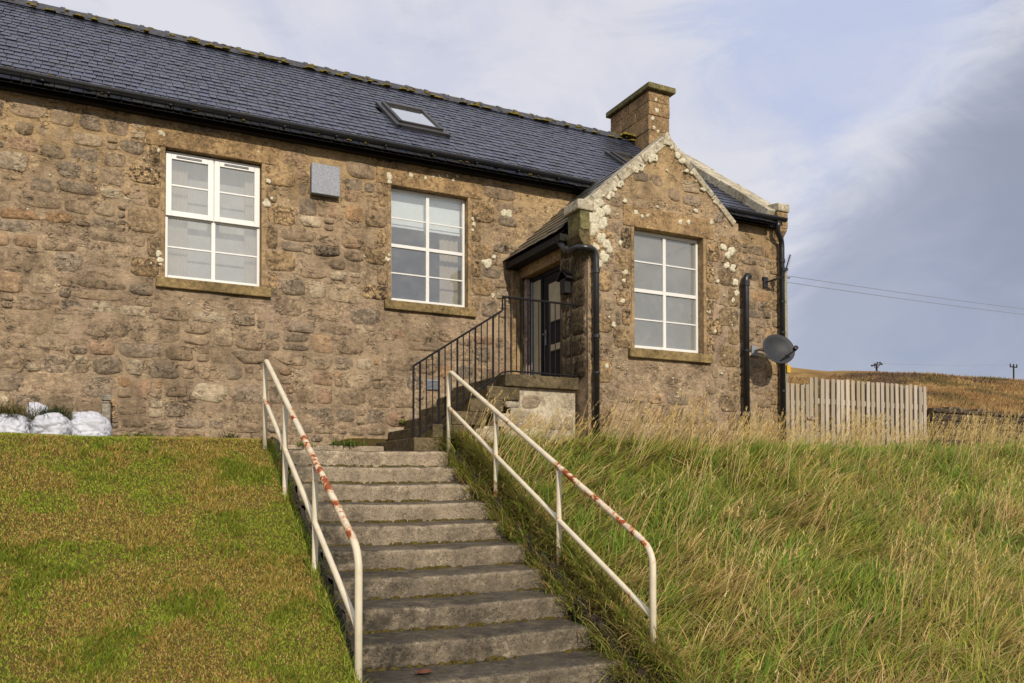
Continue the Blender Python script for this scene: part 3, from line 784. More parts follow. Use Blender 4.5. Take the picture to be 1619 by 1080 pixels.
for (a, b) in ((8.24, 8.84),):
    v = 1.26
    while v < 2.9:
        hh = random.uniform(0.22, 0.34); sp = random.choice([0.35, 0.6, 1.0])
        for x0_, x1_ in (((a, a + (b - a) * sp), (a + (b - a) * sp, b)) if sp < 1 else ((a, b),)):
            STONES.append((0.0009, 'wing_side_wall', stone_geo(x1_ - .006, x0_ + .006, v + .006, v + hh - .006, Ps, 0.02, (0.16, 0.12, 0.06), 1.2, sq=7, jit=0.04, full=2.0)))
        v += hh
STONES.sort(key=lambda t: -t[0])
walls = {'wall': wall_main, 'wing_wall': wall_wing, 'wing_side_wall': wall_side}
rest = {k: MB() for k in walls}
for i, (wt, wname, g) in enumerate(STONES):
    if i < 298: MB().add(g[0], g[1], g[2], Black=g[3]).build('stone', M['stone'], walls[wname], smooth=True)
    else: rest[wname].add(g[0], g[1], g[2], Black=g[3])
for k, mb in rest.items():
    if mb.v: mb.build('small_stones', M['stone'], walls[k], smooth=True, kind='stuff')

# ---- windows
def window(P, win, style):
    u0, u1, v0, v1 = win; D = -0.095
    H, Wd = v1 - v0, u1 - u0
    um = (u0 + u1) / 2; vm = v0 + H * 0.50
    def B(a, b, c, d, w0, w1):
        return [P(a, c, w1), P(b, c, w1), P(b, c, w0), P(a, c, w0), P(a, d, w1), P(b, d, w1), P(b, d, w0), P(a, d, w0)]
    fr = MB()
    e = 0.004
    fw = 0.036
    for q in (B(u0 + e, u0 + fw, v0 + e, v1 - e, D - .06, D), B(u1 - fw, u1 - e, v0 + e, v1 - e, D - .06, D),
              B(u0 + fw, u1 - fw, v0 + e, v0 + 0.055, D - .06, D + .012), B(u0 + fw, u1 - fw, v1 - 0.04, v1 - e, D - .06, D)):
        fr.hexa(q)
    w = fr.build('window', M['upvc'], house, bevel=0.004)
    mu = MB(); mu.hexa(B(um - .022, um + .022, v0 + .055, v1 - .04, D - .058, D - .002)); mu.build('mullion', M['upvc'], w, bevel=0.003)
    for a, b in ((u0 + fw, um - .022), (um + .022, u1 - fw)):
        MB().hexa(B(a, b, vm - .022, vm + .022, D - .056, D - .004)).build('transom', M['upvc'], w, bevel=0.003)
        for lo, hi, top in ((v0 + .055, vm - .022, False), (vm + .022, v1 - .04, True)):
            a2, b2, lo2, hi2 = a, b, lo, hi; zz = D - .02
            if style == 'casement' and top:               # outward opening sash standing proud of the frame
                sw = 0.062; sa, sb, sl, sh = a - .026, b + .026, lo - .03, hi + .026
                m = MB()
                sa = max(sa, u0 + .008) if a < um else um + .004
                sb = min(sb, u1 - .008) if a > um else um - .004
                for q in (B(sa, sa + sw, sl, sh, D + .002, D + .028), B(sb - sw, sb, sl, sh, D + .002, D + .028),
                          B(sa + sw, sb - sw, sl, sl + sw, D + .002, D + .028), B(sa + sw, sb - sw, sh - sw - .02, sh, D + .002, D + .028)):
                    m.hexa(q)
                m.build('sash', M['upvc'], w, bevel=0.004)
                MB().hexa(B(sa + .11, sb - .13, sh - .062, sh - .040, D + .029, D + .036)).build('trickle_vent', M['lead'], w)
                a2, b2, lo2, hi2 = sa + sw, sb - sw, sl + sw, sh - sw - .02; zz = D + .012
            hb = (lo2 + hi2) / 2
            MB().hexa(B(a2, b2, hb - .008, hb + .008, zz - .008, zz + .006)).build('glazing_bar', M['upvc'], w)
            for c, d in ((lo2, hb - .008), (hb + .008, hi2)):
                MB().add([P(a2, c, zz - .004), P(b2, c, zz - .004), P(b2, d, zz - .004), P(a2, d, zz - .004)], [(0, 1, 2, 3)]).build('pane', M['milky' if win is winG else 'veiled' if win is winL else 'glass'], w)
    return w
window(Pm, winL, 'casement'); window(Pm, winM, 'fixed'); window(Pg, winG, 'fixed')

# ---- rooms behind the glass (plaster, carpet) and what hangs in the windows
def room(x0, x1, y0, y1, z0, z1, hole):
    m = MB()
    m.add([(x0, y1, z0), (x1, y1, z0), (x1, y1, z1), (x0, y1, z1)], [(0, 1, 2, 3)])
    m.add([(x0, y0, z0), (x0, y1, z0), (x0, y1, z1), (x0, y0, z1)], [(0, 1, 2, 3)])
    m.add([(x1, y0, z0), (x1, y0, z1), (x1, y1, z1), (x1, y1, z0)], [(0, 1, 2, 3)])
    u0_, u1_, v0_, v1_ = hole
    for a, b, c, d in ((x0, u0_, z0, z1), (u1_, x1, z0, z1), (u0_, u1_, z0, v0_), (u0_, u1_, v1_, z1)):
        m.add([(a, y0, c), (a, y0, d), (b, y0, d), (b, y0, c)], [(0, 1, 2, 3)])
    m.add([(x0, y0, z1), (x0, y1, z1), (x1, y1, z1), (x1, y0, z1)], [(0, 1, 2, 3)])
    o = m.build('interior_wall', M['room'], house)
    MB().add([(x0, y0, z0), (x1, y0, z0), (x1, y1, z0), (x0, y1, z0)], [(0, 1, 2, 3)]).build('interior_floor', M['carpet'], house)
    # reveals of the opening on the room side
room(-0.4, 2.4, 10.2, 12.6, 1.3, 4.0, winL); room(2.45, 5.0, 10.2, 12.6, 1.3, 4.0, winM); room(5.3, 7.3, WY + .2, 9.9, 1.15, 3.32, winG)
def curtain(name, x0, x1, y, z0, z1, col, label, waves=7, amp=0.008):
    n = waves * 8; vs = []; fs = []
    for j, z in enumerate((z0, (z0 + z1) / 2, z1)):
        for i in range(n + 1):
            t = i / n
            vs.append((x0 + (x1 - x0) * t, y + amp * math.sin(t * waves * 2 * math.pi + 0.4 * j), z))
    for j in range(2):
        for i in range(n): fs.append((j * (n + 1) + i, j * (n + 1) + i + 1, (j + 1) * (n + 1) + i + 1, (j + 1) * (n + 1) + i))
    return MB().add(vs, fs, (*col, 1)).build(name, M['curtain'], None, smooth=True, label=label, cat='curtain', loc=((x0 + x1) / 2, y, z0))
curtain('curtain', 0.60, 0.86, 10.215, 2.28, 3.9, (0.78, 0.72, 0.62), 'cream curtain gathered at the near side of the casement window')
curtain('curtain', 1.50, 1.70, 10.215, 2.28, 3.9, (0.78, 0.72, 0.62), 'cream curtain drawn back at the vent box side of the casement window')
curtain('net_curtain', 0.58, 1.70, 10.30, 2.25, 3.88, (0.86, 0.87, 0.87), 'pale net curtain across the whole casement window', 22, 0.0012)
curtain('curtain', 4.05, 4.32, 10.30, 2.28, 3.9, (0.70, 0.60, 0.46), 'beige curtain hanging below the pale blind in the middle window', 4)
bl = thing('roller_blind', (3.8, 10.22, 3.8), 'pale blue white roller blind pulled halfway down the middle window', 'blind')
MB().box(3.29, 4.32, 10.215, 10.22, 3.40, 3.83).build('cloth', M['blind'], bl)
MB().box(3.29, 4.32, 10.205, 10.225, 3.36, 3.40).build('hem_bar', M['blind'], bl, bevel=0.005)

# ---- roof
deck = MB()
y0r = EY - 0.065
deck.add([(XL, y0r, roof_z(y0r) - .05), (XR - .38, y0r, roof_z(y0r) - .05), (XR - .38, RY, RZ - .05), (XL, RY, RZ - .05)], [(0, 1, 2, 3)])
deck.add([(XL, RY, RZ - .05), (XR, RY, RZ - .05), (XR, 16.65, roof_z(9.85) - .05), (XL, 16.65, roof_z(9.85) - .05)], [(0, 1, 2, 3)])
roof = deck.build('roof', M['fascia'], house)
WS = (4.28 - 3.04) / (AX - 4.90)          # wing roof slope
wd_ = MB()
wd_.add([(4.90, WY + .3, 3.01), (AX, WY + .3, 4.25), (AX, 10.3, 4.25), (4.90, 10.0, 3.01)], [(0, 1, 2, 3)])
wd_.add([(AX, WY + .3, 4.25), (7.58, WY + .3, 3.03), (7.58, 10.0, 3.03), (AX, 10.3, 4.25)], [(0, 1, 2, 3)])
wing_roof = wd_.build('wing_roof', M['fascia'], house)
SLATES = []
SK = (3.66, 4.42, 10.93, 11.85)
def slate_rows(O, U, V, ulen, vlen, exp, wavg, col_fn, roofname, skip=None, dup_w=1.0):
    O, U, V = Vector(O), Vector(U).normalized(), Vector(V).normalized(); N = U.cross(V).normalized()
    if N.z < 0: N = -N
    rows = int(vlen / exp)
    for r in range(rows + 1):
        u = -random.uniform(0, wavg); e_ = exp
        while u < ulen:
            w_ = wavg * random.uniform(0.72, 1.32); g = 0.0035
            a, b = max(u, 0), min(u + w_, ulen)
            if b - a > 0.02:
                vb = r * exp + random.uniform(-0.006, 0.006)
                if random.random() < 0.02: vb -= random.uniform(0.01, 0.04)
                vt = min(vb + exp * 1.75, vlen + 0.03)
                c = O + U * ((a + b) / 2) + V * (vb + exp / 2)
                if not (skip and skip(c)):
                    th = random.uniform(0.006, 0.009); lift = 0.013 + random.uniform(0, 0.005)
                    k0, k1 = random.uniform(-.003, .003), random.uniform(-.003, .003)
                    p = [O + U * (a + g) + V * (vb + k0) + N * lift, O + U * (b - g) + V * (vb + k1) + N * lift, O + U * (b - g) + V * vt + N * 0.0, O + U * (a + g) + V * vt + N * 0.0]
                    q = [x + N * th for x in p]
                    if (p[1] - p[0]).cross(p[3] - p[0]).dot(N) < 0:
                        p = [p[1], p[0], p[3], p[2]]; q = [q[1], q[0], q[3], q[2]]
                    f = r0.dot(c) / max(0.1, f0.dot(c)); ins = -0.63 < f < 0.63 and u0.dot(c) / max(.1, f0.dot(c)) < 0.60
                    SLATES.append(((b - a) / c.length_squared * (1 if ins else 0.01) * dup_w, roofname, p + q, col_fn(c)))
            u += w_
def slate_col(c):
    k = random.uniform(0.5, 0.95)
    b = random.choice([(0.034, 0.042, 0.078), (0.029, 0.035, 0.060), (0.042, 0.049, 0.078), (0.037, 0.047, 0.092)])
    t = max(0, 1 - (c.y - EY) / 0.35)
    b = tuple(x * (1 - .5 * t) + y * .5 * t for x, y in zip(b, (0.08, 0.075, 0.045))) if random.random() < 0.6 else b
    return tuple(x * k for x in b)
def mossy_slate(c): 
    k = random.uniform(0.7, 1.25); return (0.085 * k, 0.080 * k, 0.058 * k)
def main_skip(c):
    if SK[0] - .04 < c.x < SK[1] + .04 and SK[2] < c.y < SK[3]: return True
    if c.x > 7.70 and c.x < 8.25 and 11.15 < c.y < 11.85: return True
    if 9.15 < c.x < 9.75 and c.y > 12.5: return True
    return False
Ln = math.hypot(1, SL)
slate_rows((XL, EY - .07, roof_z(EY - .07) - .03), (1, 0, 0), (0, 1 / Ln, SL / Ln), XR - .36 - XL, (RY - EY + .07) * Ln - 0.05, 0.185, 0.108, slate_col, 'roof', main_skip)
wl_ = math.hypot(AX - 4.88, 1.24)
slate_rows((4.86, WY + .32, 3.02), (0, 1, 0), (AX - 4.9, 0, 1.24), 1.66, wl_, 0.17, 0.13, mossy_slate, 'wing_roof', dup_w=2.0)
slate_rows((7.62, WY + .32, 3.02), (0, 1, 0), (AX - 7.6, 0, 1.24), 1.66, wl_, 0.17, 0.13, slate_col, 'wing_roof', dup_w=.1)
SLATES.sort(key=lambda t: -t[0])
rs = {'roof': MB(), 'wing_roof': MB()}; rp = {'roof': roof, 'wing_roof': wing_roof}
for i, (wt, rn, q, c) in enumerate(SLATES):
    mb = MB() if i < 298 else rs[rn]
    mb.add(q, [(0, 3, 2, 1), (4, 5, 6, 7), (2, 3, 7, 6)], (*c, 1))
    mb.add([q[k_] for k_ in (0, 1, 5, 4, 2, 6, 3, 7)], [(0, 1, 2, 3), (1, 4, 5, 2), (6, 0, 3, 7)], (.010, .010, .012, 1))   # near-black cut edges outline each slate
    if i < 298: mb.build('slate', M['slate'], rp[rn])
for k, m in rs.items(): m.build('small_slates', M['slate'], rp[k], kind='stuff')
# ridge: lapped angular tiles with yellow lichen at the joints
moss = MB()
def lump(mb, c, rx, ry, rz, n=7, col=None):
    vs = []; fs = []; rg = 4
    for i in range(1, rg + 1):
        a = math.pi / 2 * i / rg
        for j in range(n):
            q = 2 * math.pi * j / n; k = random.uniform(0.75, 1.2)
            vs.append((c[0] + rx * math.sin(a) * math.cos(q) * k, c[1] + ry * math.sin(a) * math.sin(q) * k, c[2] + rz * math.cos(a) * k - (0.01 if i == rg else 0)))
    vs.append((c[0], c[1], c[2] + rz)); t = len(vs) - 1
    for j in range(n): fs.append((t, j, (j + 1) % n))
    for i in range(rg - 1):
        for j in range(n): fs.append((i * n + j, (i + 1) * n + j, (i + 1) * n + (j + 1) % n, i * n + (j + 1) % n))
    mb.add(vs, fs, col)
x = XL
while x < 9.15:
    m = MB(); L_ = 0.345
    for a, b, s1 in ((x, x + L_, 0.0), (x + L_ - .05, x + L_ + .012, 0.016)):
        dz = 0.155 * SL; y1 = 0.155
        top = RZ + 0.055 + s1
        prof = [(RY - y1, top - dz - .02), (RY - .03, top - .012), (RY, top + .006), (RY + .03, top - .012), (RY + y1, top - dz - .02), (RY + y1, top - dz - .045), (RY, top - .03), (RY - y1, top - dz - .045)]
        m.prism(prof[::-1], 'x', a, b)
    m.build('ridge_tile', M['ridge'], roof)
    for k in range(random.choice([2, 3, 5])):
        t = random.uniform(-.14, .10) if random.random() < .6 else random.uniform(-.15, .2)
        yy = random.uniform(-.15, .06)
        lump(moss, (x + L_ + t, RY + yy, RZ + .055 - abs(yy) * SL + .004), random.uniform(.02, .07), random.uniform(.015, .035), random.uniform(.006, .018))
    for k in range(random.choice([1, 3, 5])):
        lump(moss, (x + random.uniform(0, L_), RY - .15 - random.uniform(0, .05), roof_z(RY - .17) + .035), random.uniform(.03, .09), random.uniform(.02, .04), random.uniform(.012, .022))
    x += L_
for k in range(14):
    lump(moss, (random.uniform(8.9, 9.2), RY - random.uniform(0, .22), roof_z(RY - .1) + .05), random.uniform(.04, .1), random.uniform(.03, .06), random.uniform(.02, .05))
moss.build('ridge_lichen', M['moss_y'], roof, smooth=True, kind='stuff')
eavem = MB()
for k in range(110):
    xx = random.uniform(XL, 6.2); yy = EY + random.uniform(-.05, .25)
    lump(eavem, (xx, yy, roof_z(yy) + .012), random.uniform(.012, .04), random.uniform(.012, .03), random.uniform(.006, .016))
eavem.build('eave_moss', M['moss_g'], roof, smooth=True, kind='stuff')

# ---- roof windows
def skylight(x0, x1, y0, y1, h=0.07, fw=0.045):
    U = Vector((1, 0, 0)); V = Vector((0, 1 / Ln, SL / Ln)); N = Vector((0, -SL / Ln, 1 / Ln))
    O = Vector((x0, y0, roof_z(y0))); vl = (y1 - y0) * Ln; ul = x1 - x0
    def B(a, b, c, d, w0, w1):
        g = lambda u, v_, w: O + U * u + V * v_ + N * w
        return [g(a, c, w0), g(b, c, w0), g(b, d, w0), g(a, d, w0), g(a, c, w1), g(b, c, w1), g(b, d, w1), g(a, d, w1)]
    m = MB()
    m.hexa(B(-.005, fw, 0, vl, -.02, h)); m.hexa(B(ul - fw, ul + .005, 0, vl, -.02, h))
    m.hexa(B(fw, ul - fw, 0, fw, -.02, h - .004)); m.hexa(B(fw, ul - fw, vl - fw - .03, vl, -.02, h + .012))
    s_ = m.build('skylight', M['frame'], house, bevel=0.006)
    MB().hexa(B(fw, ul - fw, fw, vl - fw - .03, 0.0, h - .022)).build('pane', M['skyglass'], s_)
    f = MB(); f.hexa(B(-.06, ul + .06, -.14, -.002, -.01, .038)); f.hexa(B(-.075, -.007, -.14, vl + .06, -.01, .036)); f.hexa(B(ul + .007, ul + .075, -.14, vl + .06, -.01, .036))
    f.build('flashing', M['frame'], s_)
skylight(3.70, 4.36, 10.97, 11.81)
skylight(7.77, 8.20, 11.21, 11.78, 0.07, 0.05)

# ---- gutters, fascia and downpipes
def gutter(x0, x1, y, z, r=0.055):
    n = 9; o = [(y + r * math.cos(math.pi + math.pi * i / (n - 1)), z + r * math.sin(math.pi + math.pi * i / (n - 1))) for i in range(n)]
    i_ = [(y + (r - .008) * math.cos(2 * math.pi - math.pi * i / (n - 1)), z + (r - .008) * math.sin(2 * math.pi - math.pi * i / (n - 1))) for i in range(n)]
    MB().prism(o + i_, 'x', x0, x1).build('gutter', M['black'], house)
gutter(XL, 6.24, 9.815, 4.285); gutter(WR + .9, 9.86, 9.815, 4.285)
MB().box(XL, 6.3, 9.90, 9.985, 4.13, 4.30).box(WR + .5, 9.75, 9.90, 9.985, 4.15, 4.30).build('fascia_board', M['fascia'], house)
x = XL + .3
br = MB()
while x < 6.2:
    br.box(x - .012, x + .012, 9.75, 9.91, 4.213, 4.226); x += 0.62
br.build('gutter_bracket', M['fascia'], house)
def arc(c, a, b, n=6):
    """quarter bend from point a to point b round corner c"""
    a, b, c = Vector(a), Vector(b), Vector(c)
    return [(a * (1 - t) ** 2 + c * 2 * t * (1 - t) + b * t * t) for t in [i / n for i in range(n + 1)]]
def pipe(name, pts, r=0.043, collars=(), parent=house):
    o = MB().tube(pts, r, 14).build(name, M['black'], parent, smooth=True)
    for (p, ax, L_) in collars:
        p = Vector(p); ax = Vector(ax)
        MB().tube([p - ax * L_, p + ax * L_], r * 1.22, 14).build('collar', M['black'], o, smooth=False, bevel=0.004)
    return o
yp = WY - 0.075
p1 = [(4.93, 8.62, 2.96), (4.93, 8.50, 2.86)] + arc((4.93, 8.44, 2.80), (4.93, 8.47, 2.83), (4.94, 8.36, 2.77)) + arc((4.98, yp, 2.765), (4.95, 8.2, 2.768), (5.06, yp, 2.76)) \
    + arc((5.165, yp, 2.745), (5.10, yp, 2.755), (5.165, yp, 2.63)) + [(5.165, yp, 0.4)]
pipe('downpipe', p1, 0.037, [((5.165, yp, 2.50), (0, 0, 1), .03), ((5.165, yp, 1.73), (0, 0, 1), .02), ((5.165, yp, 1.30), (0, 0, 1), .014), ((4.935, 8.40, 2.79), (0, .8, .2), .03)])
MB().box(4.895, 5.06, WY + .30, 9.985, 2.93, 3.015).build('wing_fascia', M['fascia'], house)
yq = 9.90
p2 = [(9.20, 9.99, 3.30)] + arc((9.09, yq, 3.31), (9.17, yq + .02, 3.30), (9.09, yq, 3.20)) + [(9.09, yq, 0.5)]
pipe('soil_pipe', p2, 0.050, [((9.09, yq, 3.17), (0, 0, 1), .045), ((9.09, yq, 2.1), (0, 0, 1), .02), ((9.09, yq, 1.1), (0, 0, 1), .04)])
p3 = [(9.70, 9.815, 4.23), (9.70, 9.82, 4.15)] + arc((9.70, 9.84, 4.08), (9.70, 9.83, 4.12), (9.76, 9.86, 4.03)) + arc((9.86, yq, 3.93), (9.82, 9.88, 3.97), (9.86, yq, 3.82)) + [(9.86, yq, 0.5)]
pipe('downpipe', p3, 0.042, [((9.86, yq, 3.62), (0, 0, 1), .03), ((9.86, yq, 2.95), (0, 0, 1), .02), ((9.86, yq, 2.45), (0, 0, 1), .02), ((9.86, yq, 1.5), (0, 0, 1), .02)])

# ---- copings, kneelers, chimney
def slope_bar(ax, p0, p1, a, b, t0, t1):
    """a stone bar along the line p0-p1 (2D in the plane across axis ax), a..b along the axis, t0..t1 thick across the slope"""
    d = (Vector(p1) - Vector(p0)); L_ = d.length; d.normalize(); n = Vector((-d.y, d.x))
    if n.y < 0: n = -n
    q = [Vector(p0) + n * t0, Vector(p1) + n * t0, Vector(p1) + n * t1, Vector(p0) + n * t1]
    return MB().prism([tuple(x) for x in (q if d.x > 0 else q[::-1])], ax, a, b)
cp = MB()
wc = MB().prism([(AX - .07, AZ - .14), (AX + .07, AZ - .14), (AX + .035, AZ + .0), (AX, AZ + .025), (AX - .035, AZ + .0)], 'y', WY - .035, WY + .30).build('gable_coping', M['coping'], house, bevel=0.012)
for sgn in (-1, 1):
    xs = [1.10, 0.74, 0.40, 0.045]
    for a, b in zip(xs[:-1], xs[1:]):
        pa, pb = (AX + sgn * a, AZ - GS * a), (AX + sgn * (b + .006), AZ - GS * (b + .006))
        slope_bar('y', pa, pb, WY - .018 - random.uniform(0, .006), WY + .30, -0.10 if sgn < 0 else -.07, 0.012).build('coping_stone', M['coping'], wc, bevel=0.012)
kn = MB()
kn.prism([(4.935, 3.215), (5.16, 3.215), (5.16, 3.37), (5.10, 3.395), (5.03, 3.345), (4.935, 3.335)], 'y', WY - .05, WY + .29)
ko = kn.build('kneeler', M['coping'], house, bevel=0.015)
MB().prism([(4.985, 2.99), (5.11, 2.99), (5.11, 3.213), (4.975, 3.213)], 'y', WY - .03, WY + .27).build('kneeler_block', M['capstone'], ko, bevel=0.012)
MB().prism([(5.098, 2.66), (5.11, 2.66), (5.11, 2.988), (4.965, 2.988), (4.962, 2.93), (4.99, 2.86), (5.05, 2.79)], 'y', WY - .025, WY + .28).build('corbel', M['mossstone'], ko, bevel=0.012)
ec = None
ys = [9.98, 10.55, 11.15, 11.75, 12.35, 13.0]
rc = MB().box(9.985, 9.99, 10.0, 10.02, 4.3, 4.32).build('end_coping', M['coping'], house)
for a, b in zip(ys[:-1], ys[1:]):
    slope_bar('x', (a, roof_z(a) + .02), (b - .008, roof_z(b - .008) + .02), 9.60, 9.995 + random.uniform(0, .01), -0.04, 0.105 + random.uniform(-.008, .008)).build('coping_stone', M['coping'], rc, bevel=0.012)
k2 = MB().prism([(9.86, 4.425), (10.34, 4.425), (10.34, 4.63), (10.2, 4.60), (9.86, 4.555)], 'x', 9.745, 9.998).build('kneeler', M['coping'], house, bevel=0.014)
MB().box(9.76, 9.985, 9.885, 10.3, 4.16, 4.423).build('kneeler_block', M['sandstone'], k2, bevel=0.012)
MB().prism([(9.99, 4.01), (10.2, 4.01), (10.2, 4.158), (9.89, 4.158), (9.90, 4.12)], 'x', 9.77, 9.975).build('corbel', M['sandstone'], k2, bevel=0.01)
ch = MB().box(9.215, 9.70, 12.62, 13.93, 6.0, 6.72).build('chimney', M['chimney'], house, bevel=0.012)
z = 6.722
for i, hh in enumerate((0.30, 0.26, 0.205)):
    ysp = [12.61, 13.05, 13.5, 13.94] if i % 2 else [12.615, 13.3, 13.945]
    for a, b in zip(ysp[:-1], ysp[1:]):
        j = random.uniform(-.006, .006)
        MB().box(9.212 + j, 9.70 + j, a + .004, b - .004, z, z + hh - .006).build('chimney_stone', M['chimney'], ch, bevel=0.014)
    z += hh
MB().box(9.15, 9.79, 12.53, 14.02, z, z + .11).build('chimney_cap', M['capstone'], ch, bevel=0.018)

# ---- lichen crusts
li = MB()
def crust(P, u, v, r, h=0.003, asp=1.0, n=22):
    vs = []; fs = []
    hm = [(k, random.uniform(-1, 1) * 0.42 / k ** .8, random.random() * 6.3) for k in (2, 3, 4, 5, 7, 9)]
    rad = [max(.35, 1 + sum(a * math.sin(k * 2 * math.pi * j / n + p) for k, a, p in hm)) for j in range(n)]
    for k, w in ((1.0, -0.016), (0.95, h * .3), (0.5, h)):
        for j in range(n):
            a = 2 * math.pi * j / n; m = r * k * rad[j]
            vs.append(P(u + m * math.cos(a), v + m * asp * math.sin(a), w))
    vs.append(P(u, v, h)); t = len(vs) - 1
    for i in range(2):
        for j in range(n): fs.append((i * n + j, i * n + (j + 1) % n, (i + 1) * n + (j + 1) % n, (i + 1) * n + j))
    for j in range(n): fs.append((2 * n + j, 2 * n + (j + 1) % n, t))
    li.add(vs, fs)
up = lambda P, d: (lambda u, v, w: P(u, v, w + d))
P1, P2, P3 = up(Pm, 0.0165), up(Pg, 0.0165), up(Pg, 0.0175)
for u, v, r in ((3.24, 3.93, .045), (3.24, 3.86, .03), (3.53, 3.99, .03), (3.73, 3.99, .022), (3.84, 4.03, .02), (3.93, 4.04, .024), (4.03, 4.07, .018), (4.12, 4.03, .024), (4.18, 4.09, .02),
                (4.40, 3.55, .025), (4.42, 3.48, .03), (4.40, 3.40, .02), (3.22, 2.86, .032), (3.24, 2.92, .018), (4.62, 2.98, .07), (4.72, 3.08, .03), (5.25 - .3, 3.70, .05), (4.87, 3.70, .05), (2.90, 3.95, .02),
                (0.54, 2.60, .035), (0.555, 2.53, .035), (0.56, 2.48, .018), (0.56, 3.97, .035), (1.74, 3.62, .03), (1.72, 3.35, .05), (1.62, 3.95, .015), (4.7, 2.55, .03), (0.53, 3.77, .02), (1.78, 3.42, .02)):
    crust(P1, u, v, r)
for u, v, r in ((6.10, 3.42, .02), (6.70, 3.46, .03), (5.78, 3.30, .035), (5.87, 3.27, .025), (5.95, 3.29, .022), (6.45, 3.28, .035), (6.58, 3.30, .03), (5.55, 2.9, .03), (5.62, 2.55, .035), (5.6, 2.45, .025),
                (5.58, 2.2, .03), (7.15, 3.05, .05), (7.22, 2.96, .05), (7.28, 3.02, .06), (7.2, 2.82, .045), (7.30, 2.80, .05), (7.34, 2.62, .05), (7.36, 2.48, .04), (7.30, 2.38, .03), (5.62, 3.42, .03), (6.25, 3.9, .02),
                (6.95, 3.35, .03), (7.05, 2.6, .025), (5.45, 1.9, .03), (6.9, 2.2, .03), (7.0, 1.95, .025), (5.35, 1.4, .03)):
    crust(P2, u, v, r)
for u, v, r in ((5.18, 3.15, .075), (5.26, 3.22, .06), (5.30, 3.10, .06), (5.18, 3.02, .06), (5.28, 2.92, .055), (5.35, 2.86, .05), (5.40, 2.80, .035), (5.32, 2.70, .055), (5.24, 2.62, .045), (5.20, 2.80, .04), (5.36, 3.27, .05), (5.20, 3.30, .05),
                ):
    crust(up(Pg, 0.055) if (u < 5.2 and v > 3.2) else P3, u, v, r * 1.25, .002)
for i in range(34):
    sg = -1 if i < 24 else 1; t = random.uniform(.06, .98) if sg < 0 else random.uniform(.05, .75)
    crust(up(Pg, 0.020), AX + sg * 1.08 * t, AZ - GS * 1.08 * t - random.uniform(.07, .135) / .74 * (1.0 if sg < 0 else .8), random.triangular(.010, .060, .018), asp=random.uniform(.6, 1.1))
def clear_of(u, v, wins): return all(not (w[0] - .04 < u < w[1] + .04 and w[2] - .14 < v < w[3] + .02) for w in wins)
for i in range(70):
    u, v = random.uniform(WL + .1, WR - .1), random.uniform(.9, 3.4)
    if clear_of(u, v, [winG]): crust(P2, u, v, random.uniform(.005, .014))
for i in range(80):
    u, v = random.uniform(-1, 4.9), random.uniform(2.0, 4.1)
    if clear_of(u, v, [winL, winM, (2.2, 2.62, 3.6, 3.93)]): crust(P1, u, v, random.uniform(.004, .011))
Pc = lambda u, v, w: (u, 12.612 - w, v)
for u, v, r in ((9.38, 7.32, .03), (9.40, 7.12, .05), (9.30, 6.95, .04), (9.33, 6.78, .035), (9.42, 6.72, .03), (9.45, 7.22, .02)): crust(Pc, u, v, r)
li.build('lichen', M['lichen'], house, smooth=True, kind='stuff')

# ---- vents
vb = MB().box(2.232, 2.583, 9.90, 9.985, 3.535, 3.905).build('vent_cover', M['galv'], house, bevel=0.008)
gr = MB().box(3.74, 3.915, 9.978, 9.99, 1.225, 1.36).build('wall_grille', M['galv'], house)
for i in range(7):
    z = 1.235 + i * 0.0175
    MB().hexa([(3.745, 9.965, z), (3.91, 9.965, z), (3.91, 9.977, z + .006), (3.745, 9.977, z + .006), (3.745, 9.965, z + .004), (3.91, 9.965, z + .004), (3.91, 9.977, z + .011), (3.745, 9.977, z + .011)]).build('louvre', M['galv'], gr)

# ---- entrance: lintel, jambs, side light, door
yn, yf = DOOR[0], DOOR[1]
ent = MB().box(WL - .02, WL + .32, yn - .05, yf + .04, 2.80, 2.97).build('door_lintel', M['sandstone'], house, bevel=0.01)
for q in ((WL + .001, yn - .05, yn), (WL - .012, 9.905, 9.995)): MB().box(q[0], WL + .20, q[1], q[2], 1.26, 2.80).build('door_jamb', M['mossstone'], house, bevel=0.01)
MB().box(4.965, WL - .013, 9.93, 9.995, 1.262, 2.92).build('entrance_margin', M['sandstone'], house, bevel=0.01)
MB().box(WL + .03, WL + .10, 9.83, 9.904, 1.262, 2.79).build('weathered_post', M['peel'], house, bevel=0.006)
df = MB()
xd = WL + .08
for a, b, c, d in ((9.79, 9.828, 1.262, 2.78), (9.47, 9.52, 1.262, 2.78), (8.87, 8.90, 1.262, 2.78), (8.90, 9.79, 2.73, 2.78), (8.9, 9.47, 1.262, 1.28)):
    df.box(xd, xd + .07, a, b, c, d)
dfr = df.build('door_frame', M['door'], house, bevel=0.004)
MB().box(xd + .02, xd + .03, 9.52, 9.76, 1.262, 2.73).build('side_light', M['frost'], dfr)
MB().box(xd - .004, xd + .05, 9.762, 9.788, 1.262, 2.73).build('glazing_strip', M['galv'], dfr)
dl = MB().box(xd + .015, xd + .055, 8.905, 9.465, 1.285, 2.725).build('door', M['door'], house, bevel=0.004)
for a, b, c, d in ((8.95, 9.29, 2.10, 2.60), (8.95, 9.29, 1.72, 1.80)):
    MB().box(xd + .004, xd + .0145, a - .03, b + .03, c - .03, d + .03).build('moulding', M['door'], dl, bevel=0.004)
    MB().box(xd - .002, xd + .0035, a, b, c, d).build('door_glass', M['frost'], dl)
MB().box(xd + .0, xd + .0145, 8.96, 9.40, 1.36, 1.66).build('door_panel', M['door'], dl, bevel=0.008)
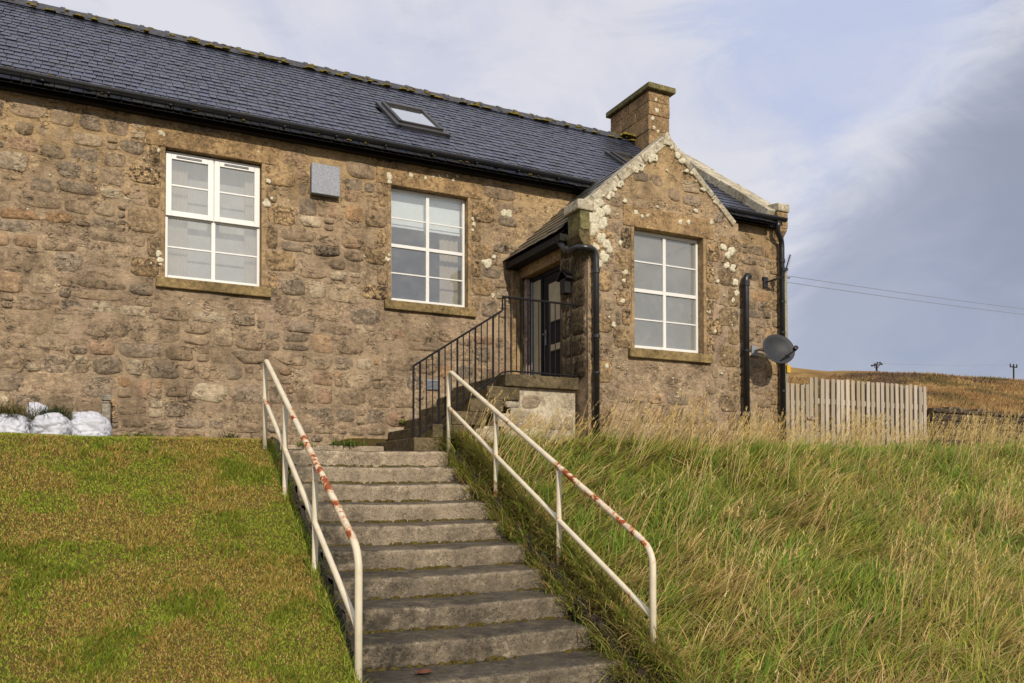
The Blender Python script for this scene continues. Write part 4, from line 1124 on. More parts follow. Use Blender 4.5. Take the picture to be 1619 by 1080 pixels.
hd = MB().box(xd + .002, xd + .0145, 9.385, 9.425, 1.82, 2.02).tube([(xd + .0, 9.405, 1.96), (xd - .03, 9.405, 1.96), (xd - .03, 9.32, 1.955)], 0.009, 8)
hd.build('door_handle', M['galv'], dl)
# hallway behind the door
MB().add([(5.25, 8.5, 1.2), (5.25, 9.98, 1.2), (5.25, 9.98, 3), (5.25, 8.5, 3)], [(0, 1, 2, 3)]).build('interior_wall', M['dark'], house)
bb = thing('bird_box', (5.02, 8.62, 2.30), 'small dark wooden bird box with pitched roof on pier beside the door', 'bird box')
MB().box(4.995, 5.075, 8.555, 8.685, 2.32, 2.50).build('body', M['fascia'], bb, bevel=0.004)
MB().prism([(8.50, 2.49), (8.62, 2.60), (8.74, 2.49), (8.74, 2.512), (8.62, 2.625), (8.50, 2.512)], 'x', 4.98, 5.075).build('roof', M['fascia'], bb)

# ------------------------------------------------------------------ second flight and landing (stone)
fl = thing('stone_steps', (4.0, 9.2, 0.36), 'flight of mossy stone steps rising along the wall to the door landing', 'steps')
RX, RZ2, YF = 0.2195, 0.1485, 8.395
for k in range(6):
    x0_ = 3.003 + k * RX; z1_ = 0.505 + k * 0.152
    if k < 5:
        m = MB().box(x0_, x0_ + RX * 1.9, YF + random.uniform(-.012, .012), 9.965, z1_ - .150, z1_)
        m.build('step', M['darkstep'], fl, bevel=0.010)
    else:
        MB().box(4.10, 5.075, YF - .02, 9.965, 1.118, 1.262).build('landing_slab', M['darkstep'], fl, bevel=0.012)
un = MB()
for k in range(5):
    x0_ = 3.003 + k * RX + RX * 1.2; z1_ = 0.505 + k * 0.152 - .151
    if z1_ > 0.36: un.box(x0_ + .06, min(x0_ + RX * 1.9, 5.05), YF + .06, 9.96, 0.20, z1_)
un.box(4.2, 5.065, YF + .05, 9.96, 0.2, 1.116)
un.build('masonry_base', M['whitewall'], fl)
for v in range(3):
    u = 4.12 + (0.1 if v % 2 else 0)
    while u < 5.0:
        wd = min(random.uniform(0.18, 0.42), 5.06 - u)
        if wd > .06 and random.random() < .6:
            g = stone_geo(u, u + wd - .02, 0.40 + v * .235, 0.40 + v * .235 + random.uniform(.15, .225), lambda a, b, w: (a, YF + .05 - w, b), 0.012, random.choice([(0.52, 0.46, 0.35), (0.42, 0.35, 0.25), (0.48, 0.42, 0.32), (0.36, 0.29, 0.20)]), 0.1, sq=3)
            MB().add(g[0], g[1], g[2], Black=g[3]).build('stone', M['stone'], fl, smooth=True)
        u += wd

# ------------------------------------------------------------------ garden stair (concrete)
gs = thing('concrete_staircase', (2.46, 8.2, 0.35), 'broad weathered concrete garden stair climbing between two cream handrails', 'staircase')
def step_mesh(k, s0, s1, depth, n=110):
    zt = SZ0 - k * R_; zb = zt - R_ - 0.05
    prof = [(0.020, zb), (0.016, zb + .06), (0.008, zt - .09), (0.0, zt - .045), (-.002, zt - .022), (0.008, zt - .007), (0.028, zt - .001), (0.07, zt + .001), (0.20, zt + .004), (depth, zt + .008)]
    vs = []; fs = []; bl = []
    for i in range(n + 1):
        t = i / n; s = s0 + (s1 - s0) * t
        wob = (float(fbm(s * 3 + k * 7, k * 3.3, 3)) - .5) * 0.018
        wear = -0.012 * math.exp(-((s + .05) / .45) ** 2)
        endround = 0.02 * max(0, (abs(t - .5) - .47) / .03)
        for j, (d, z) in enumerate(prof):
            nz = 2.0 * (float(fbm(s * 16 + (j // 3) * .4, k * 5 + j * .35, 3)) - .5)
            chip = -.012 * max(0.0, float(fbm(s * 7 + k * 3.1, k * 4.7, 3)) - .60) / .2 * (2 < j < 8)
            x, y = stair_xy(s, k * T_ - d + wob + chip * .8 + nz * .0015 + endround * (j < 7) * -1)
            vs.append((x, y, z + (wear + nz * .004 + chip if j >= 3 else 0) - endround * (j > 3)))
            bl.append(min(1.0, max(0.0, (-.35 - s) * 2.2)) * 0.75 + 0.06 * k)  # left end darkened as a painted rail shadow; lower steps stained more
    p = len(prof)
    for i in range(n):
        for j in range(p - 1): fs.append((i * p + j, (i + 1) * p + j, (i + 1) * p + j + 1, i * p + j + 1))
    fs.append(tuple(range(p))[::-1]); fs.append(tuple(n * p + j for j in range(p)))
    return MB().add(vs, fs, None, Black=bl)
for k in range(12):
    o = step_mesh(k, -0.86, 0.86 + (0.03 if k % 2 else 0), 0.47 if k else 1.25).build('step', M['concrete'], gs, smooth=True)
MB().box(1.62, 3.05, 9.46, 9.98, 0.2, 0.455).build('path_kerb', M['concrete'], gs, bevel=0.02)
sm = MB()                                                     # moss and dirt packed into the back of the treads
for k in range(1, 12):
    for i in range(70):
        s = random.uniform(-.84, .88); x, y = stair_xy(s, k * T_ - T_ - random.uniform(-.0, .03) - 0.0 + 0.0)
        if fbm(s * 2.2 + k * 5, k * 1.7, 2) < 0.42 and abs(s) < .6: continue
        x, y = stair_xy(s, (k - 1) * T_ + random.uniform(0.002, 0.035))
        lump(sm, (x, y, SZ0 - k * R_ + .004), random.uniform(.012, .04), random.uniform(.008, .02), random.uniform(.006, .02), 6)
sm.build('step_moss', M['moss_g'], gs, smooth=True, kind='stuff')
lf = MB()
x, y = stair_xy(-0.50, 8.62 * T_); vs = []
for j in range(14):
    a = 2 * math.pi * j / 14; r = .075 * random.uniform(.6, 1.2); vs.append((x + r * math.cos(a), y + .5 * r * math.sin(a), SZ0 - 9 * R_ + .012 + .012 * random.random()))
vs.append((x, y, SZ0 - 9 * R_ + .035)); lf.add(vs, [(j, (j + 1) % 14, 14) for j in range(14)])
lf.build('dead_leaf', M['redleaf'], None, label='crumpled red brown leaf lying on a lower stair tread', cat='leaf')
# rotten boards edging the stair
for side, lab in ((-1, 'dark rotting edging board between the mown lawn and the stair'), (1, 'dark broken edging kerb between the stair and the long grass')):
    e = thing('edging_board', (*stair_xy(side * .93, 1.9), -.5), lab, 'edging')
    d = -0.25
    while d < 4.3:
        L_ = random.uniform(.25, .55); m = MB(); n = 8; vs = []; fs = []
        for i in range(n + 1):
            dd = d + (L_ - .02) * i / n
            zt = SZ0 - dd * R_ / T_ + (0.03 if side > 0 else .01) + random.uniform(-.03, .03)
            wv = random.uniform(-.012, .012)
            for (s, z) in ((-.035, zt - .30), (-.04, zt - .02), (-.015, zt + .008), (.02, zt), (.04, zt - .03), (.035, zt - .30)):
                x, y = stair_xy(side * (.915 + (.0 if side > 0 else .02)) + s + wv, dd); vs.append((x, y, z))
        for i in range(n):
            for j in range(5): fs.append((i * 6 + j, (i + 1) * 6 + j, (i + 1) * 6 + j + 1, i * 6 + j + 1))
        fs.append(tuple(range(6))); fs.append(tuple(n * 6 + j for j in range(6))[::-1])
        m.add(vs, fs).build('board', M['timber'], e)
        d += L_

# ------------------------------------------------------------------ handrails
def handrail(xf, base, tops, lows, label, rusty):
    """base: (Y, ground z) of four posts; tops: top rail ends; lows: lower rail ends"""
    t = thing('handrail', (xf(base[0][0]), base[0][0], base[0][1]), label, 'handrail', 'cream handrails of the garden stair')
    r = 0.0235
    y0_, z0_ = tops[0]; y3, z3 = tops[1]
    A = Vector((xf(y0_), y0_, z0_)); B = Vector((xf(y3), y3, z3)); d = (B - A).normalized()
    pts = [Vector((A.x, A.y, base[0][1] - .12)), Vector((A.x, A.y, (base[0][1] + A.z) / 2)), A - Vector((0, 0, .17))] + arc(A + Vector((0, 0, .02)), A - Vector((0, 0, .14)), A + d * .16, 8)
    L_ = (B - A).length
    pts += [A + d * (L_ * i / 26) for i in range(2, 25)]
    pts += arc(B + d * 0.0, B - d * .15, B - Vector((0, 0, .13)), 8) + [B - Vector((0, 0, .3)), Vector((B.x, B.y, base[3][1] - .2))]
    ru = []
    for i, p in enumerate(pts):
        q = (p.y - y0_) / (y3 - y0_)
        ru.append(rusty(q, p.z))
    MB().tube(pts, r, 12, rust=ru).build('top_rail', M['rail'], t, smooth=True)
    C0 = Vector((xf(lows[0][0]), lows[0][0], lows[0][1])); D0 = Vector((xf(lows[1][0]), lows[1][0], lows[1][1]))
    n = 30
    pts = [C0.lerp(D0, i / n) for i in range(n + 1)]
    MB().tube(pts, r * .9, 12, rust=[1.0 if i in (0, 1) else (.62 if i in (n - 1, n - 2, 9, 10) else .1) for i in range(n + 1)]).build('lower_rail', M['rail'], t, smooth=True)
    for (y, zg) in base[1:3]:
        q = (y - A.y) / (B.y - A.y); zt = A.z + (B.z - A.z) * q
        P_ = [Vector((xf(y), y, zg - .15))] + [Vector((xf(y), y, zg + (zt - zg) * i / 8)) for i in range(9)]
        MB().tube(P_, r * .95, 12, rust=[1.1, .9, .35] + [0.1] * 4 + [.25, .7, 1.25]).build('post', M['rail'], t, smooth=True)
xl = lambda y: 1.375 + .02 * (y - 6.4) / 2
xr = lambda y: 3.345
handrail(xl, [(8.14, .42), (7.09, -.07), (5.93, -.645), (4.76, -1.3)], [(8.13, 1.215), (4.76, -.395)], [(8.14, .82), (4.76, -.862)],
         'rusting cream tube handrail standing at the edge of the mown lawn', lambda q, z: 0.95 if (0.36 < q < 0.97 and z > -1.0 and not .45 < q < .5) else (.7 if .14 < q < .18 else .1))
handrail(xr, [(8.235, .46), (7.045, -.006), (5.84, -.535), (4.56, -1.06)], [(8.235, 1.235), (4.56, -.445)], [(8.235, .83), (4.56, -.905)],
         'rusting cream tube handrail standing in the long straw grass', lambda q, z: 1.0 if (0.62 < q < 0.99 and z > -.78) else (.62 if .2 < q < .45 else .12))

# ------------------------------------------------------------------ iron railing of the landing
ir = thing('iron_railing', (3.02, 8.42, .45), 'thin black iron railing up the mossy steps and along the door landing', 'railing')
yr = YF + .03
def zs(x): return 1.29 + (x - 3.017) * (1.99 - 1.29) / (4.085 - 3.017)
def zl(x): return 0.50 + (x - 3.03) * (1.278 - 0.50) / (4.085 - 3.03)
MB().tube([(3.01, yr, 1.285), (3.06, yr, zs(3.06))] + [(3.06 + i * .2, yr, zs(3.06 + i * .2)) for i in range(1, 6)] + [(4.085, yr, 1.99), (4.087, yr, 2.15), (5.09, yr, 2.148)], 0.013, 6).build('top_rail', M['iron'], ir)
MB().tube([(3.03, yr, .50), (4.085, yr, 1.278), (4.2, yr, 1.30), (5.09, yr, 1.292)], 0.010, 6).build('bottom_rail', M['iron'], ir)
MB().tube([(3.01, yr, .50), (3.01, yr, 1.29)], 0.012, 6).build('baluster', M['iron'], ir)
x = 3.085; k = 0
while x < 4.05:
    r = 0.012 if k % 3 == 0 else 0.0065
    MB().tube([(x, yr, zl(x) - (.12 if k % 3 == 0 else 0)), (x, yr, zs(x))], r, 6).build('baluster', M['iron'], ir); x += 0.0735; k += 1
x = 4.12; k = 0
while x < 5.07:
    r = 0.0065 if k % 4 else 0.010
    MB().tube([(x, yr, 1.296 - (.035 if k % 4 == 0 else 0)), (x, yr, 2.148)], r, 6).build('baluster', M['iron'], ir); x += 0.0735; k += 1

# ------------------------------------------------------------------ satellite dish, aerial, poles, wires
sd = thing('satellite_dish', (9.34, 9.98, 2.12), 'dark grey satellite dish mounted on the house end between two downpipes', 'satellite dish')
dc = Vector((9.42, 9.58, 2.08)); dn = Vector((-0.22, -0.93, 0.28)).normalized()
da = dn.cross(Vector((0, 0, 1))).normalized(); db = da.cross(dn)
vs = []; fs = []; n = 32; rg = [0, .25, .5, .75, .93, 1.0]
for side in (0, 1):
    for q in rg:
        for j in range(n):
            a = 2 * math.pi * j / n
            w = .075 * q * q - (.014 * side) - (.01 if q == 1 and not side else 0)
            vs.append(dc + da * (0.275 * q * math.cos(a)) + db * (.25 * q * math.sin(a)) + dn * w)
m_ = len(rg)
for side in (0, 1):
    for i in range(m_ - 1):
        for j in range(n):
            f = (side * m_ * n + i * n + j, side * m_ * n + i * n + (j + 1) % n, side * m_ * n + (i + 1) * n + (j + 1) % n, side * m_ * n + (i + 1) * n + j)
            fs.append(f if not side else f[::-1])
for j in range(n): fs.append(((m_ - 1) * n + j, (m_ - 1) * n + (j + 1) % n, (2 * m_ - 1) * n + (j + 1) % n, (2 * m_ - 1) * n + j))
MB().add(vs, fs).build('reflector', M['dish'], sd, smooth=True)
lnb = dc + dn * .24 - db * .09 - da * .17
MB().tube([dc - db * .225 + da * .05, lnb], .011, 8).build('feed_arm', M['black'], sd)
MB().tube([lnb - dn * .045 + db * .012, lnb + dn * .03 + db * .03], [.03, .038], 12).build('receiver', M['black'], sd, bevel=.006)
MB().tube([dc - dn * .02, dc - dn * .12, (9.33, 9.86, 2.13), (9.33, 9.99, 2.13)], .016, 8).box(9.27, 9.39, 9.965, 9.995, 2.05, 2.21).build('bracket', M['galv'], sd)
ae = thing('tv_aerial', (9.54, 9.98, 3.27), 'spiky television aerial on a bracket at the house corner', 'aerial')
MB().tube([(9.56, 9.99, 3.25), (9.60, 9.78, 3.27), (9.73, 9.72, 3.31)], .016, 8).box(9.52, 9.61, 9.955, 9.995, 3.17, 3.34).build('bracket', M['black'], ae)
MB().tube([(9.73, 9.72, 3.24), (9.73, 9.72, 3.46)], .013, 8).build('mast', M['black'], ae)
b0, b1 = Vector((9.69, 9.66, 3.37)), Vector((9.98, 9.84, 3.72))
MB().tube([b0, b1], .012, 6).build('boom', M['black'], ae)
for i in range(12):
    p = b0.lerp(b1, i / 11); h = .11 - .004 * i
    MB().tube([p - Vector((h * .95, .35 * h, .0)), p + Vector((h * .95, .35 * h, .0))], .0022, 4).build('element', M['galv'], ae)
MB().box(9.66, 9.76, 9.67, 9.75, 3.40, 3.44).build('clamp', M['black'], ae)
up_ = thing('utility_pole', (14.02, 14.0, .5), 'weathered wooden utility pole with a yellow plate behind the house corner', 'utility pole', 'power line poles')
MB().tube([(14.02, 14, 0.2), (14.02, 14, 4.92)], [.075, .06], 12).build('post', M['polewood'], up_, smooth=True)
MB().box(13.98, 14.09, 13.90, 13.915, 2.54, 2.72).build('warning_plate', M['yellow'], up_)
MB().tube([(13.9, 13.97, 4.75), (14.15, 13.97, 4.75)], .022, 8).build('insulator', M['wire'], up_)
fx, fy, fz = 57.5, 25.0, 9.2
fp = thing('utility_pole', (fx, fy, 2.0), 'wooden utility pole standing out on the moor slope', 'utility pole', 'power line poles')
MB().tube([(fx, fy, float(ground_h(fx, fy)) - .5), (fx, fy, 9.5)], [.12, .09], 10).build('post', M['polewood'], fp, smooth=True)
def wire(a, b, sag, r, label):
    n = 24; a, b = Vector(a), Vector(b)
    pts = [a.lerp(b, i / n) - Vector((0, 0, sag * 4 * (i / n) * (1 - i / n))) for i in range(n + 1)]
    MB().tube(pts, r, 5).build('power_wire', M['wire'], None, label=label, cat='wire', group='overhead power wires', loc=tuple(a))
wire((14.05, 13.95, 4.78), (fx, fy, 9.42), .22, .007, 'upper thin grey power wire running from the pole by the house')
wire((14.05, 13.95, 4.63), (fx, fy, 9.12), .22, .007, 'lower thin grey power wire running from the pole by the house')
px, py = 241.0, 150.0
pz = float(ground_h(px, py))
tp = thing('power_pole', (px, py, pz), 'distant power pole with a cross arm on the moor skyline', 'power pole')
ptop = 35.0
MB().tube([(px, py, pz - 1), (px, py, ptop)], .22, 8).build('post', M['twig'], tp)
MB().box(px - 1.7, px + 1.7, py - .1, py + .1, ptop - .75, ptop - .45).build('cross_arm', M['twig'], tp)
for q in (-1.55, 0, 1.55): MB().box(px + q - .14, px + q + .14, py - .12, py + .12, ptop - .45, ptop + .3).build('insulator', M['twig'], tp)
tag(tp, group='power poles on the moor skyline')
qx, qy = 158.3, 130.0
qz = float(ground_h(qx, qy))
tq = thing('power_pole', (qx, qy, qz), 'power pole top with slanting insulator arms half hidden by the moor crest', 'power pole', 'power poles on the moor skyline')
qt = 27.3
MB().tube([(qx, qy, qz - 1), (qx, qy, qt)], .2, 8).build('post', M['twig'], tq)
MB().tube([(qx - 1.6, qy, qt - .45), (qx + 1.65, qy, qt + .05)], .13, 6).build('cross_arm', M['twig'], tq)
MB().tube([(qx - 1.1, qy, qt - .35), (qx, qy, qt - 1.2), (qx + 1.0, qy, qt - .1)], .08, 6).build('brace', M['twig'], tq)
for dx, dz in ((-1.55, -.42), (-.6, -.05), (-.3, -.2), (.25, .3), (1.1, .38), (1.65, .12)):
    MB().lathe([(.02, -.22), (.2, -.16), (.24, 0), (.2, .16), (.02, .22)], (qx + dx, qy, qt + dz), (0, 0, 1), 10).build('insulator', M['twig'], tq)
for d0, d1, l in ((-1.55, -1.5, 'faint far power wire between the near tips of the skyline cross arms'), (1.55, 1.6, 'faint far power wire between the outer tips of the skyline cross arms')):
    wire((px + d0, py, ptop + .3), (qx + d1, qy, qt + .3), .5, .012, l)

# ------------------------------------------------------------------ picket fence and gate
def wcol():
    b = np.array(random.choice([(0.45, 0.385, 0.295), (0.39, 0.335, 0.255), (0.50, 0.435, 0.345), (0.35, 0.30, 0.215), (0.42, 0.345, 0.24)])) * random.uniform(.78, 1.1)
    return (*[float(x) for x in b], 1)
def picket(x, w, z0, z1, y, parent):
    a, b = random.uniform(-.012, .012), random.uniform(-.012, .012)
    MB().hexa([(x, y, z0), (x + w, y, z0), (x + w, y + .022, z0), (x, y + .022, z0), (x + a, y, z1), (x + w + a, y, z1 + b), (x + w + a, y + .022, z1 + b), (x + a, y + .022, z1)], wcol()).build('picket', M['wood'], parent, bevel=.003)
fe = thing('picket_fence', (13.2, 11, .6), 'weathered vertical picket fence running from the gate to the dark stone wall', 'fence')
n = 24
for i in range(n):
    x = 11.615 + i * (14.87 - 11.615) / n
    picket(x, .085 + random.uniform(-.006, .008), .45, 1.955 + random.uniform(-.012, .012), 11.0 - random.uniform(0, .01), fe)
for i in range(n - 1):
    x = 11.615 + (i + .5) * (14.87 - 11.615) / n
    picket(x, .09, .45, 1.93 + random.uniform(-.02, .0), 11.074, fe)
for z in (0.85, 1.48):
    MB().box(11.6, 14.88, 11.026, 11.07, z, z + .10, wcol()).build('rail', M['wood'], fe)
for x in (11.62, 13.2, 14.8): MB().box(x - .05, x + .05, 11.10, 11.19, .3, 1.85, wcol()).build('post', M['wood'], fe)
ga = thing('picket_gate', (11.3, 11, .6), 'low weathered picket gate closing the gap beside the house corner', 'gate')
for i in range(5):
    picket(11.02 + i * .122, .083, .5, 1.81 + random.uniform(-.008, .008), 10.985, ga)
for z in (0.85, 1.42): MB().box(11.0, 11.58, 11.009, 11.05, z, z + .09, wcol()).build('rail', M['wood'], ga)
MB().box(11.52, 11.70, 10.955, 10.984, 1.175, 1.215).tube([(11.56, 10.97, 1.195), (11.66, 10.95, 1.23)], .02, 8).build('latch', M['peel'], ga)

# ------------------------------------------------------------------ dry stone wall and low undercut-shadow strip at the far side of the bank
dw = thing('dry_stone_wall', (17, 11.1, .6), 'dark mossy dry stone field wall starting at the end of the picket fence', 'wall')
for r in range(7):
    x = 14.98 + random.uniform(-.05, .1)
    while x < 22.5:
        w_ = random.uniform(.16, .38); z0_ = .52 + r * .152; top = 1.575 - (x - 15) * .024 + random.uniform(-.05, .04)
        if z0_ < top - .04:
            hh = min(.15, top - z0_) if r < 6 else max(.06, top - z0_)
            c = random.choice([(0.10, 0.078, 0.05), (0.075, 0.06, 0.042), (0.13, 0.10, 0.06)])
            g = stone_geo(x, x + w_ - .008, z0_, z0_ + hh - .004, lambda a, b, w: (a, 11.0 - w, b), .05, c, .8, sq=3.5, n=10)
            bk = MB().add(g[0], g[1], g[2], Black=g[3])
            bk.box(x + .01, x + w_ - .02, 11.01, 11.3, z0_ + .005, z0_ + hh - .01, (*c, 1), Black=.8)
            bk.build('stone', M['stone'], dw)
        x += w_
kb = thing('undercut_shadow', (16.4, 9.6, .6), 'low dark blocks standing for the undercut shadow in the grass before the field wall', 'shadow strip')  # dark blocks added as the undercut shadow line of the bank
x = 12.85
while x < 17.5:
    w_ = random.uniform(.3, .6); gz = float(ground_h(x, 9.4))
    MB().box(x, x + w_ - .015, 9.35 + random.uniform(-.03, .03), 9.75, gz - .1, .765 + random.uniform(-.015, .015)).build('stone', M['timber'], kb, bevel=.02); x += w_

# ------------------------------------------------------------------ sacks, post
def sack(name, c, rx, ry, rz, label, seed, lean=0.0, top=None):
    n1, n2 = 88, 56; vs = []; fs = []
    ex = lambda v, p: math.copysign(abs(v) ** p, v)
    for i in range(n2 + 1):
        ph = math.pi * i / n2
        for j in range(n1):
            th = 2 * math.pi * j / n1
            sp = max(0.0, math.sin(ph)) ** .6
            x, y, z = ex(math.cos(th), .8) * sp, ex(math.sin(th), .8) * sp, ex(math.cos(ph), .8)
            a_ = x * 1.1 + seed; b_ = z * 1.0 + y * .7 + seed * 2
            big = float(fbm(a_ * 1.1, b_ * 1.1, 2)) - .5
            # creases: sharp valleys where the cloth folds, running slantwise
            w1 = float(fbm(a_ * 2.2 + b_ * 1.1, b_ * 3.0 - a_, 3)); w2 = float(fbm(a_ * 5 - b_ * 2, b_ * 5 + a_ * 3 + 9, 3))
            fold = -.16 * math.exp(-abs(w1 - .5) / .045) - .07 * math.exp(-abs(w2 - .5) / .05)
            f = 1 + .5 * big + fold
            if top and z > .2: x *= 1 - (z - .2) * top; y *= 1 - (z - .2) * top
            vs.append((c[0] + rx * x * f + lean * max(0, z), c[1] + ry * y * f, max(c[2] - .02, c[2] + rz * .8 + rz * z * f)))
    for i in range(n2):
        for j in range(n1): fs.append((i * n1 + j, (i + 1) * n1 + j, (i + 1) * n1 + (j + 1) % n1, i * n1 + (j + 1) % n1))
    return MB().add(vs, fs).build(name, M['bag'], None, smooth=True, label=label, cat='sack', group='white sacks by the wall', loc=c)
def gz(x, y): return float(ground_h(x, y))
sack('sack', (-0.13, 9.62, .43), .20, .16, .19, 'smooth white sack slumped against the short concrete post', 1.0, -.03)
sack('sack', (-0.47, 9.58, .43), .19, .17, .155, 'white sack with dark green grass growing over its top', 4.2)
sack('sack', (-0.60, 9.76, .43), .15, .13, .25, 'tall white sack with a folded peak behind the grassy sacks', 7.7, -.04, .35)
sack('sack', (-0.84, 9.60, .43), .18, .16, .16, 'white sack half hidden by drooping straw coloured grass', 12.3)
pt = MB()
pt.box(-.02, .065, 9.80, 9.90, .42, .87).prism([(-.015, .872), (.06, .872), (.045, .90), (.0, .90)], 'y', 9.81, 9.89).box(-.025, .07, 9.795, 9.905, .902, .965)
pt.build('concrete_post', M['post'], None, bevel=.012, label='short lichened concrete post standing against the house wall', cat='post', loc=(.02, 9.85, .45))

# ------------------------------------------------------------------ grass
def blades(root, length, width, th0, curl, az, col_a, col_b, seg=4, twist=0.6):
    """ribbons: root (n,3); th0 lean from upright at the root, curl added along the blade, az lean direction"""
    n = len(root)
    t = np.linspace(0, 1, seg + 1)
    pos = root.copy(); pts = [pos.copy()]
    for i in range(seg):
        th = th0 + curl * (i + .5) / seg
        st = (length / seg)[:, None]
        pos = pos + np.stack([np.sin(th) * np.cos(az), np.sin(th) * np.sin(az), np.cos(th)], 1) * st
        pts.append(pos.copy())
    wa = az + math.pi / 2 + rng.normal(0, twist, n)
    wd = np.stack([np.cos(wa), np.sin(wa), np.zeros(n)], 1) * (width / 2)[:, None]
    V = []; Cc = []
    for i in range(seg):
        k = 1.0 - 0.62 * (t[i] ** 1.6)
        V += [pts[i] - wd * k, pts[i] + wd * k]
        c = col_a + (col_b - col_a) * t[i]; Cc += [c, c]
    V.append(pts[seg]); Cc.append(col_b)
    K = 2 * seg + 1
    V = np.stack(V, 1).reshape(-1, 3); Cc = np.stack(Cc, 1).reshape(-1, 3)
    base = (np.arange(n) * K)[:, None]
    F = []
    for i in range(seg - 1):
        a = 2 * i
        F += [base + np.array([[a, a + 1, a + 3]]), base + np.array([[a, a + 3, a + 2]])]
    F.append(base + np.array([[2 * seg - 2, 2 * seg - 1, 2 * seg]]))
    return V, np.concatenate(F, 0), Cc
def join(parts):
    V, F, Cc = [], [], []; o = 0
    for v, f, c in parts: V.append(v); F.append(f + o); Cc.append(c); o += len(v)
    return np.concatenate(V), np.concatenate(F), np.concatenate(Cc)
def in_view(x, y, m=0.70, pad=.3):
    r = x * math.cos(yaw) - y * math.sin(yaw); d = x * math.sin(yaw) + y * math.cos(yaw)
    return (np.abs(r) < d * m + pad) & (d > 1.0)
GREEN = np.array([[0.27, 0.325, 0.036], [0.32, 0.345, 0.045], [0.20, 0.285, 0.03], [0.36, 0.35, 0.06], [0.145, 0.225, 0.028]])
STRAW = np.array([[0.54, 0.41, 0.16], [0.62, 0.48, 0.22], [0.45, 0.32, 0.11], [0.38, 0.245, 0.075], [0.58, 0.40, 0.14]])
def pick(pal, n): return pal[rng.integers(0, len(pal), n)] * rng.uniform(.8, 1.2, (n, 1))

# mown lawn
def scatter(n, xr_, yr_, keep):
    x = rng.uniform(*xr_, n); y = rng.uniform(*yr_, n); k = keep(x, y)
    return x[k], y[k]
def dens(y, y0, p): return rng.random(len(y)) < np.clip((y0 / np.maximum(y, .1)) ** p, 0, 1)
def lawn_keep(x, y):
    s, d = stair_sd(x, y)
    return (s < -.93) & in_view(x, y, .70, 2.4) & dens(y, 4.4, 1.5) & (y < 9.93)
x, y = scatter(1150000, (-5.0, 1.75), (3.2, 9.93), lawn_keep)
n = len(x)
dry = sstep(.34, .66, fbm(x * 2.7 + 3, y * 2.7, 6)) * .60 + .08 + .28 * sstep(.55, .7, fbm(x * 5 + 9, y * 5, 3)) - .35 * sstep(8.7, 9.6, y) - .25 * sstep(.9, 1.4, x) * sstep(8.5, 7, y) * 0
isdry = rng.random(n) < sstep(.08, .74, dry) * .70 + .08
ca = np.where(isdry[:, None], pick(np.array([[0.40, 0.28, 0.065], [0.43, 0.33, 0.08], [0.33, 0.225, 0.045], [0.52, 0.39, 0.14], [0.40, 0.225, 0.06]]), n), pick(np.array([[0.235, 0.32, 0.022], [0.17, 0.27, 0.02], [0.30, 0.36, 0.03], [0.34, 0.35, 0.04]]), n))
tuft = sstep(.56, .70, fbm(x * 3.6 + 40, y * 3.6, 3)); ca = ca * (1 - .35 * tuft[:, None] * (~isdry)[:, None]) * rng.uniform(.8, 1.2, (n, 1))
ln = rng.uniform(.013, .028, n) * (1 + 1.1 * tuft) * (.85 + .03 * y)
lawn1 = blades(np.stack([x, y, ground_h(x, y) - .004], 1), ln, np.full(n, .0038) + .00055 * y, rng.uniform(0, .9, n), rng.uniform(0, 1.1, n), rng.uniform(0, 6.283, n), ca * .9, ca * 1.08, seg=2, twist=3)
# rough fringe along the stair and the wall
parts = [lawn1]
def fringe(N, sx, sd_, lmin, lmax, cols, azr, th=(.1, .9), curl=(.3, 1.5), wid=(.004, .007), zoff=0.0):
    s = rng.uniform(*sx, N); d = rng.uniform(*sd_, N)
    xx, yy = stair_xy(s, d)
    k = fbm(xx * 4, yy * 4 + 7, 3) > .42; xx, yy = xx[k], yy[k]; m = len(xx)
    c = pick(cols, m)
    return blades(np.stack([xx, yy, ground_h(xx, yy) + zoff], 1), rng.uniform(lmin, lmax, m), rng.uniform(*wid, m), rng.uniform(*th, m), rng.uniform(*curl, m), rng.uniform(*azr, m), c * .75, c * 1.1, seg=4)
parts.append(fringe(2600, (-1.06, -.95), (.0, 4.2), .05, .14, GREEN, (0, 6.28)))
ol = join(parts[:1])
bulk('lawn_grass', *ol, M['grass'], kind='stuff', label='short patchy mown lawn with dry brown areas', cat='grass')
oe = join(parts[1:])
bulk('edge_grass', *oe, M['grass'], kind='stuff', label='longer green grass fringe beside the stair edge', cat='grass')

# wild bank
def bank_free(x, y):
    s, d = stair_sd(x, y)
    return (s > .93) & ~(((y > 9.93) & (x < 10.0)) | ((y > WY - .02) & (x < WR + .02) & (x > 3.0)) | ((y > YF - .03) & (x < 5.2)))
def bank_keep(x, y):
    s, d = stair_sd(x, y)
    house_ = ((y > 9.93) & (x < 10.0)) | ((y > WY - .02) & (x < WR + .02) & (x > 3.0)) | ((y > YF - .03) & (x < 5.2))
    return (s > .93 + .05 * vnoise(y * 4, x)) & in_view(x, y, .72, .9) & ~house_ & dens(y, 4.4, 1.7) & (y < 11.9)
x, y = scatter(700000, (3.1, 22), (2.7, 11.9), bank_keep)
n = len(x)
cell = .27; ci, cj = np.floor(x / cell), np.floor(y / cell)
hx = np.modf(np.abs(np.sin(ci * 127.1 + cj * 311.7) * 43758.5))[0]; hy = np.modf(np.abs(np.sin(ci * 269.5 + cj * 183.3) * 43758.5))[0]
tcx, tcy = (ci + .2 + .6 * hx) * cell, (cj + .2 + .6 * hy) * cell
pull = np.where(rng.random(n) < .72, rng.uniform(.25, .65, n), 0.0) * (1 - .6 * sstep(7.2, 8.2, y))
ox, oy = x - tcx, y - tcy
x, y = tcx + ox * (1 - pull), tcy + oy * (1 - pull)
